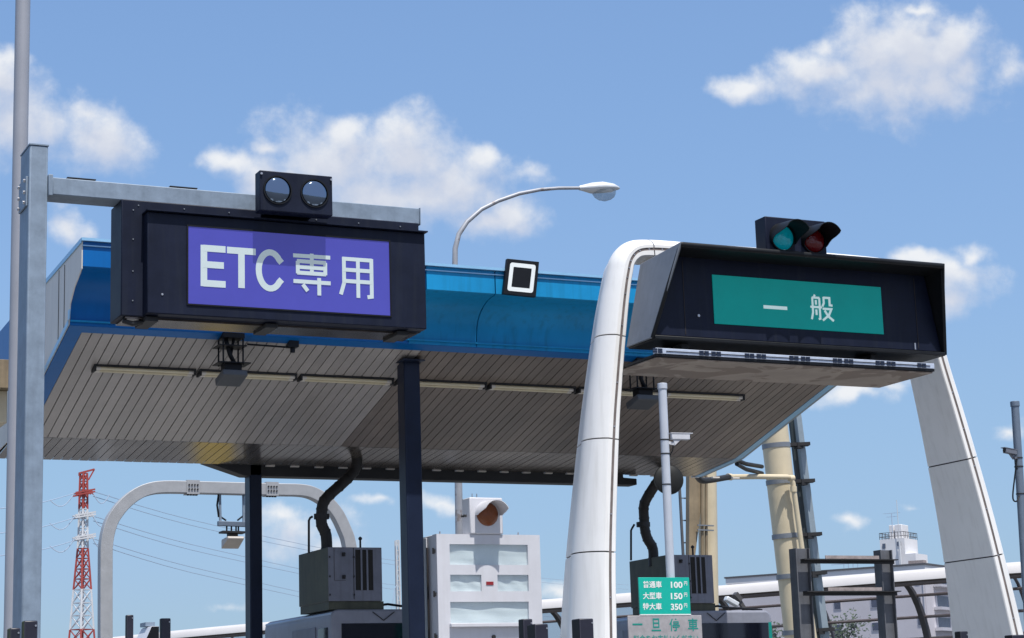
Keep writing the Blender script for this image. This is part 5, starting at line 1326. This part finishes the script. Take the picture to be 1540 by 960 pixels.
def window(pa, pb, f, nrm):
    A, B = f(*pa), f(*pb); C1_, C2_ = Vector((A.x, A.y, B.z)), Vector((B.x, B.y, A.z))
    fr = MB().prism([A+nrm*.08, C2_+nrm*.08, B+nrm*.08, C1_+nrm*.08], -nrm*.06).build('window', m_wallw, ap, smooth=False)
    m_ = .14; c_ = (A+B)/2; I = [c_+(v-c_)*.84 for v in (A, C2_, B, C1_)]
    MB().prism([v+nrm*.10 for v in I], -nrm*.015).build('pane', m_win, fr, smooth=False)
nA, nB = -u2, -u1
for col, (xa, xb_) in enumerate(((1307.5, 1322.5), (1252, 1264))):
    for r_, (ya, yb_) in enumerate(((872, 881.5), (901, 914), (936, 949))):
        window((xa+r_*1.6, ya+col*3), (xb_+r_*1.6, yb_+col*3), onA, nA)
for r_, (ya, yb_) in enumerate(((870, 878), (898, 912), (927, 941))): window((1376+r_*2, ya), (1384+r_*2, yb_), onA, nA)
for r_, (ya, yb_) in enumerate(((866, 882), (894, 916), (927, 947))):
    window((1405+r_*1.5, ya), (1426+r_*2.5, yb_), onB, nB)
    A, B = onB(1403+r_*1.5, yb_-3), onB(1430+r_*2.5, yb_+3.5); q = MB(); q.prism([A+nB*1.1, Vector((B.x, B.y, A.z))+nB*1.1, B+nB*1.1, Vector((A.x, A.y, B.z))+nB*1.1], -nB*1.05); q.build('balcony', m_wallw, ap, smooth=False)
q = MB(); A = onA(1388, 870); q.tube([(A.x, A.y, H-1)-nA*0+nA*.1 if False else Vector((A.x, A.y, H-1))+nA*.1, Vector((A.x, A.y, 0))+nA*.1], .07, 6); q.build('drain_pipe', m_wallw, ap)
# roof tower, set back
def tw(px, py, set_=4.0):
    d_ = ray(px, py); t = ((crn-EYE).dot(u2)+set_)/d_.dot(u2); return EYE+d_*t
tA, tB = tw(1323, 812), tw(1360, 812); tw_l = (tB-tA).length
q = MB(); o = Vector((tB.x, tB.y, H)); hT = tA.z-H; quadbox(q, o, u1*tw_l, u2*5.0, hT); tower = q.build('roof_tower', m_wallw, ap, smooth=False)
q = MB(); o2 = o-u1*1.5; q.prism([o2, o2+upz*hT*.45, o+upz*hT*.45, o], u2*4.6); q.build('stair_slope', m_wallw, ap, smooth=False)
q = MB()
for dz_ in (.35, .9):
    ring = [o+upz*(hT+dz_)+v for v in (Vector(), u1*tw_l, u1*tw_l+u2*5, u2*5)]
    for k in range(4): q.bar(ring[k], ring[(k+1) % 4], .07, .07)
for k in range(4):
    a_ = [o+upz*hT+v for v in (Vector(), u1*tw_l, u1*tw_l+u2*5, u2*5)]
    for f_ in np.linspace(0, 1, 9): p = a_[k].lerp(a_[(k+1) % 4], f_); q.bar(p, p+upz*.9, .05, .05)
q.build('roof_railing', m_roofedge, tower, smooth=False)
q = MB(); z0 = o+upz*(hT+.02)+u1*.6+u2*.8; quadbox(q, z0, u1*(tw_l-2.0)*.62, u2*2.6, 2.0); quadbox(q, z0+u1*((tw_l-2.0)*.62+.25), u1*(tw_l-2.0)*.36, u2*2.6, 2.0); q.build('water_tank', m_wallw, tower, .06)
q = MB(); pA = tw(1342, 792); pA2 = tw(1342, 772); q.tube([pA-upz*1.0, Vector((pA.x, pA.y, pA2.z))], .06, 6)
for dz_, w_ in ((0, 1.3), (-.5, .8)): q.bar(Vector((pA.x, pA.y, pA2.z+dz_))-u1*w_, Vector((pA.x, pA.y, pA2.z+dz_))+u1*w_, .05, .05)
q.build('television_aerial', m_wire, tower)
q = MB(); pA = tw(1355, 849, 3.6); pA2 = tw(1354, 752, 3.6); zt = pA2.z; q.tube([Vector((pA.x, pA.y, H-.5)), Vector((pA.x, pA.y, H+3.6))], .14, 8); q.tube([Vector((pA.x, pA.y, H+3.6)), Vector((pA.x, pA.y, zt))], .05, 6); q.build('lightning_rod', m_pw, ap)
for (a_, b_) in (((1349, 815), (1355, 821)), ((1327, 818), (1332, 825))):
    A, B = tw(*a_, 3.95), tw(*b_, 3.95); q = MB(); q.prism([A, Vector((B.x, B.y, A.z)), B, Vector((A.x, A.y, B.z))], nA*.05); q.build('window', m_win, tower, smooth=False)
q = MB(); A = tw(1366, 847, 1.0); quadbox(q, Vector((A.x, A.y, H)), u1*-2.2, u2*1.2, .6); q.build('roof_vent', m_rust, ap)
q = MB(); A = tw(1290, 850, 2.); 
for k in range(4): q.tube([Vector((A.x, A.y, H))+u1*(k*.7), Vector((A.x, A.y, H+.9))+u1*(k*.7)], .06, 6)
q.bar(Vector((A.x, A.y, H+.9))-u1*3, Vector((A.x, A.y, H+.9))+u1*4, .08, .08); q.build('roof_aerial', m_wire, ap)

# ------------------------------------------------------------------ small trees behind the barrier
def tree(label, px, ytop, Y, wpx, seed):
    rnd = random.Random(seed); topp = P(px, ytop, Y); h = topp.z; x = topp.x; r_ = (P(px+wpx, ytop, Y).x-x)
    t = thing('tree', label, 'tree', (x, Y, 0), 'small trees behind the noise barrier')
    q = MB(); q.tube([(x, Y, 0), (x+.05, Y, h*.4), (x, Y, h*.75)], [.11, .08, .03], 8); limbs = []
    for k in range(9):
        a_ = rnd.uniform(0, 6.28); z0 = h*rnd.uniform(.3, .65); e_ = Vector((x+r_*.8*math.cos(a_), Y+r_*.8*math.sin(a_), z0+h*rnd.uniform(.12, .3))); limbs.append(e_)
        q.tube([(x, Y, z0), Vector((x, Y, z0)).lerp(e_, .5)+Vector((0, 0, .1)), e_], [.04, .025, .01], 6)
    q.build('trunk', m_bark, t)
    q = MB(); cl_ = limbs+[Vector((x+rnd.gauss(0, r_*.35), Y+rnd.gauss(0, r_*.35), h*rnd.uniform(.55, .93))) for _ in range(16)]
    for c_ in cl_:
        for _ in range(60):
            o = c_+Vector((rnd.gauss(0, .22), rnd.gauss(0, .22), rnd.gauss(0, .2))); a_ = Vector((rnd.gauss(0, 1), rnd.gauss(0, 1), rnd.gauss(0, 1))).normalized(); b_ = a_.orthogonal().normalized()*.045
            q.add([o, o+a_*.05+b_, o+a_*.12, o+a_*.05-b_], [(0, 1, 2, 3)])
    q.build('crown', m_leaf, t, smooth=False)
tree('small leafy tree seen through the barrier by the dark steel frame', 1268, 922, 52, 24, 3)
tree('thin young tree seen through the barrier by the toll booth with the teal corner', 1152, 918, 55, 14, 5)
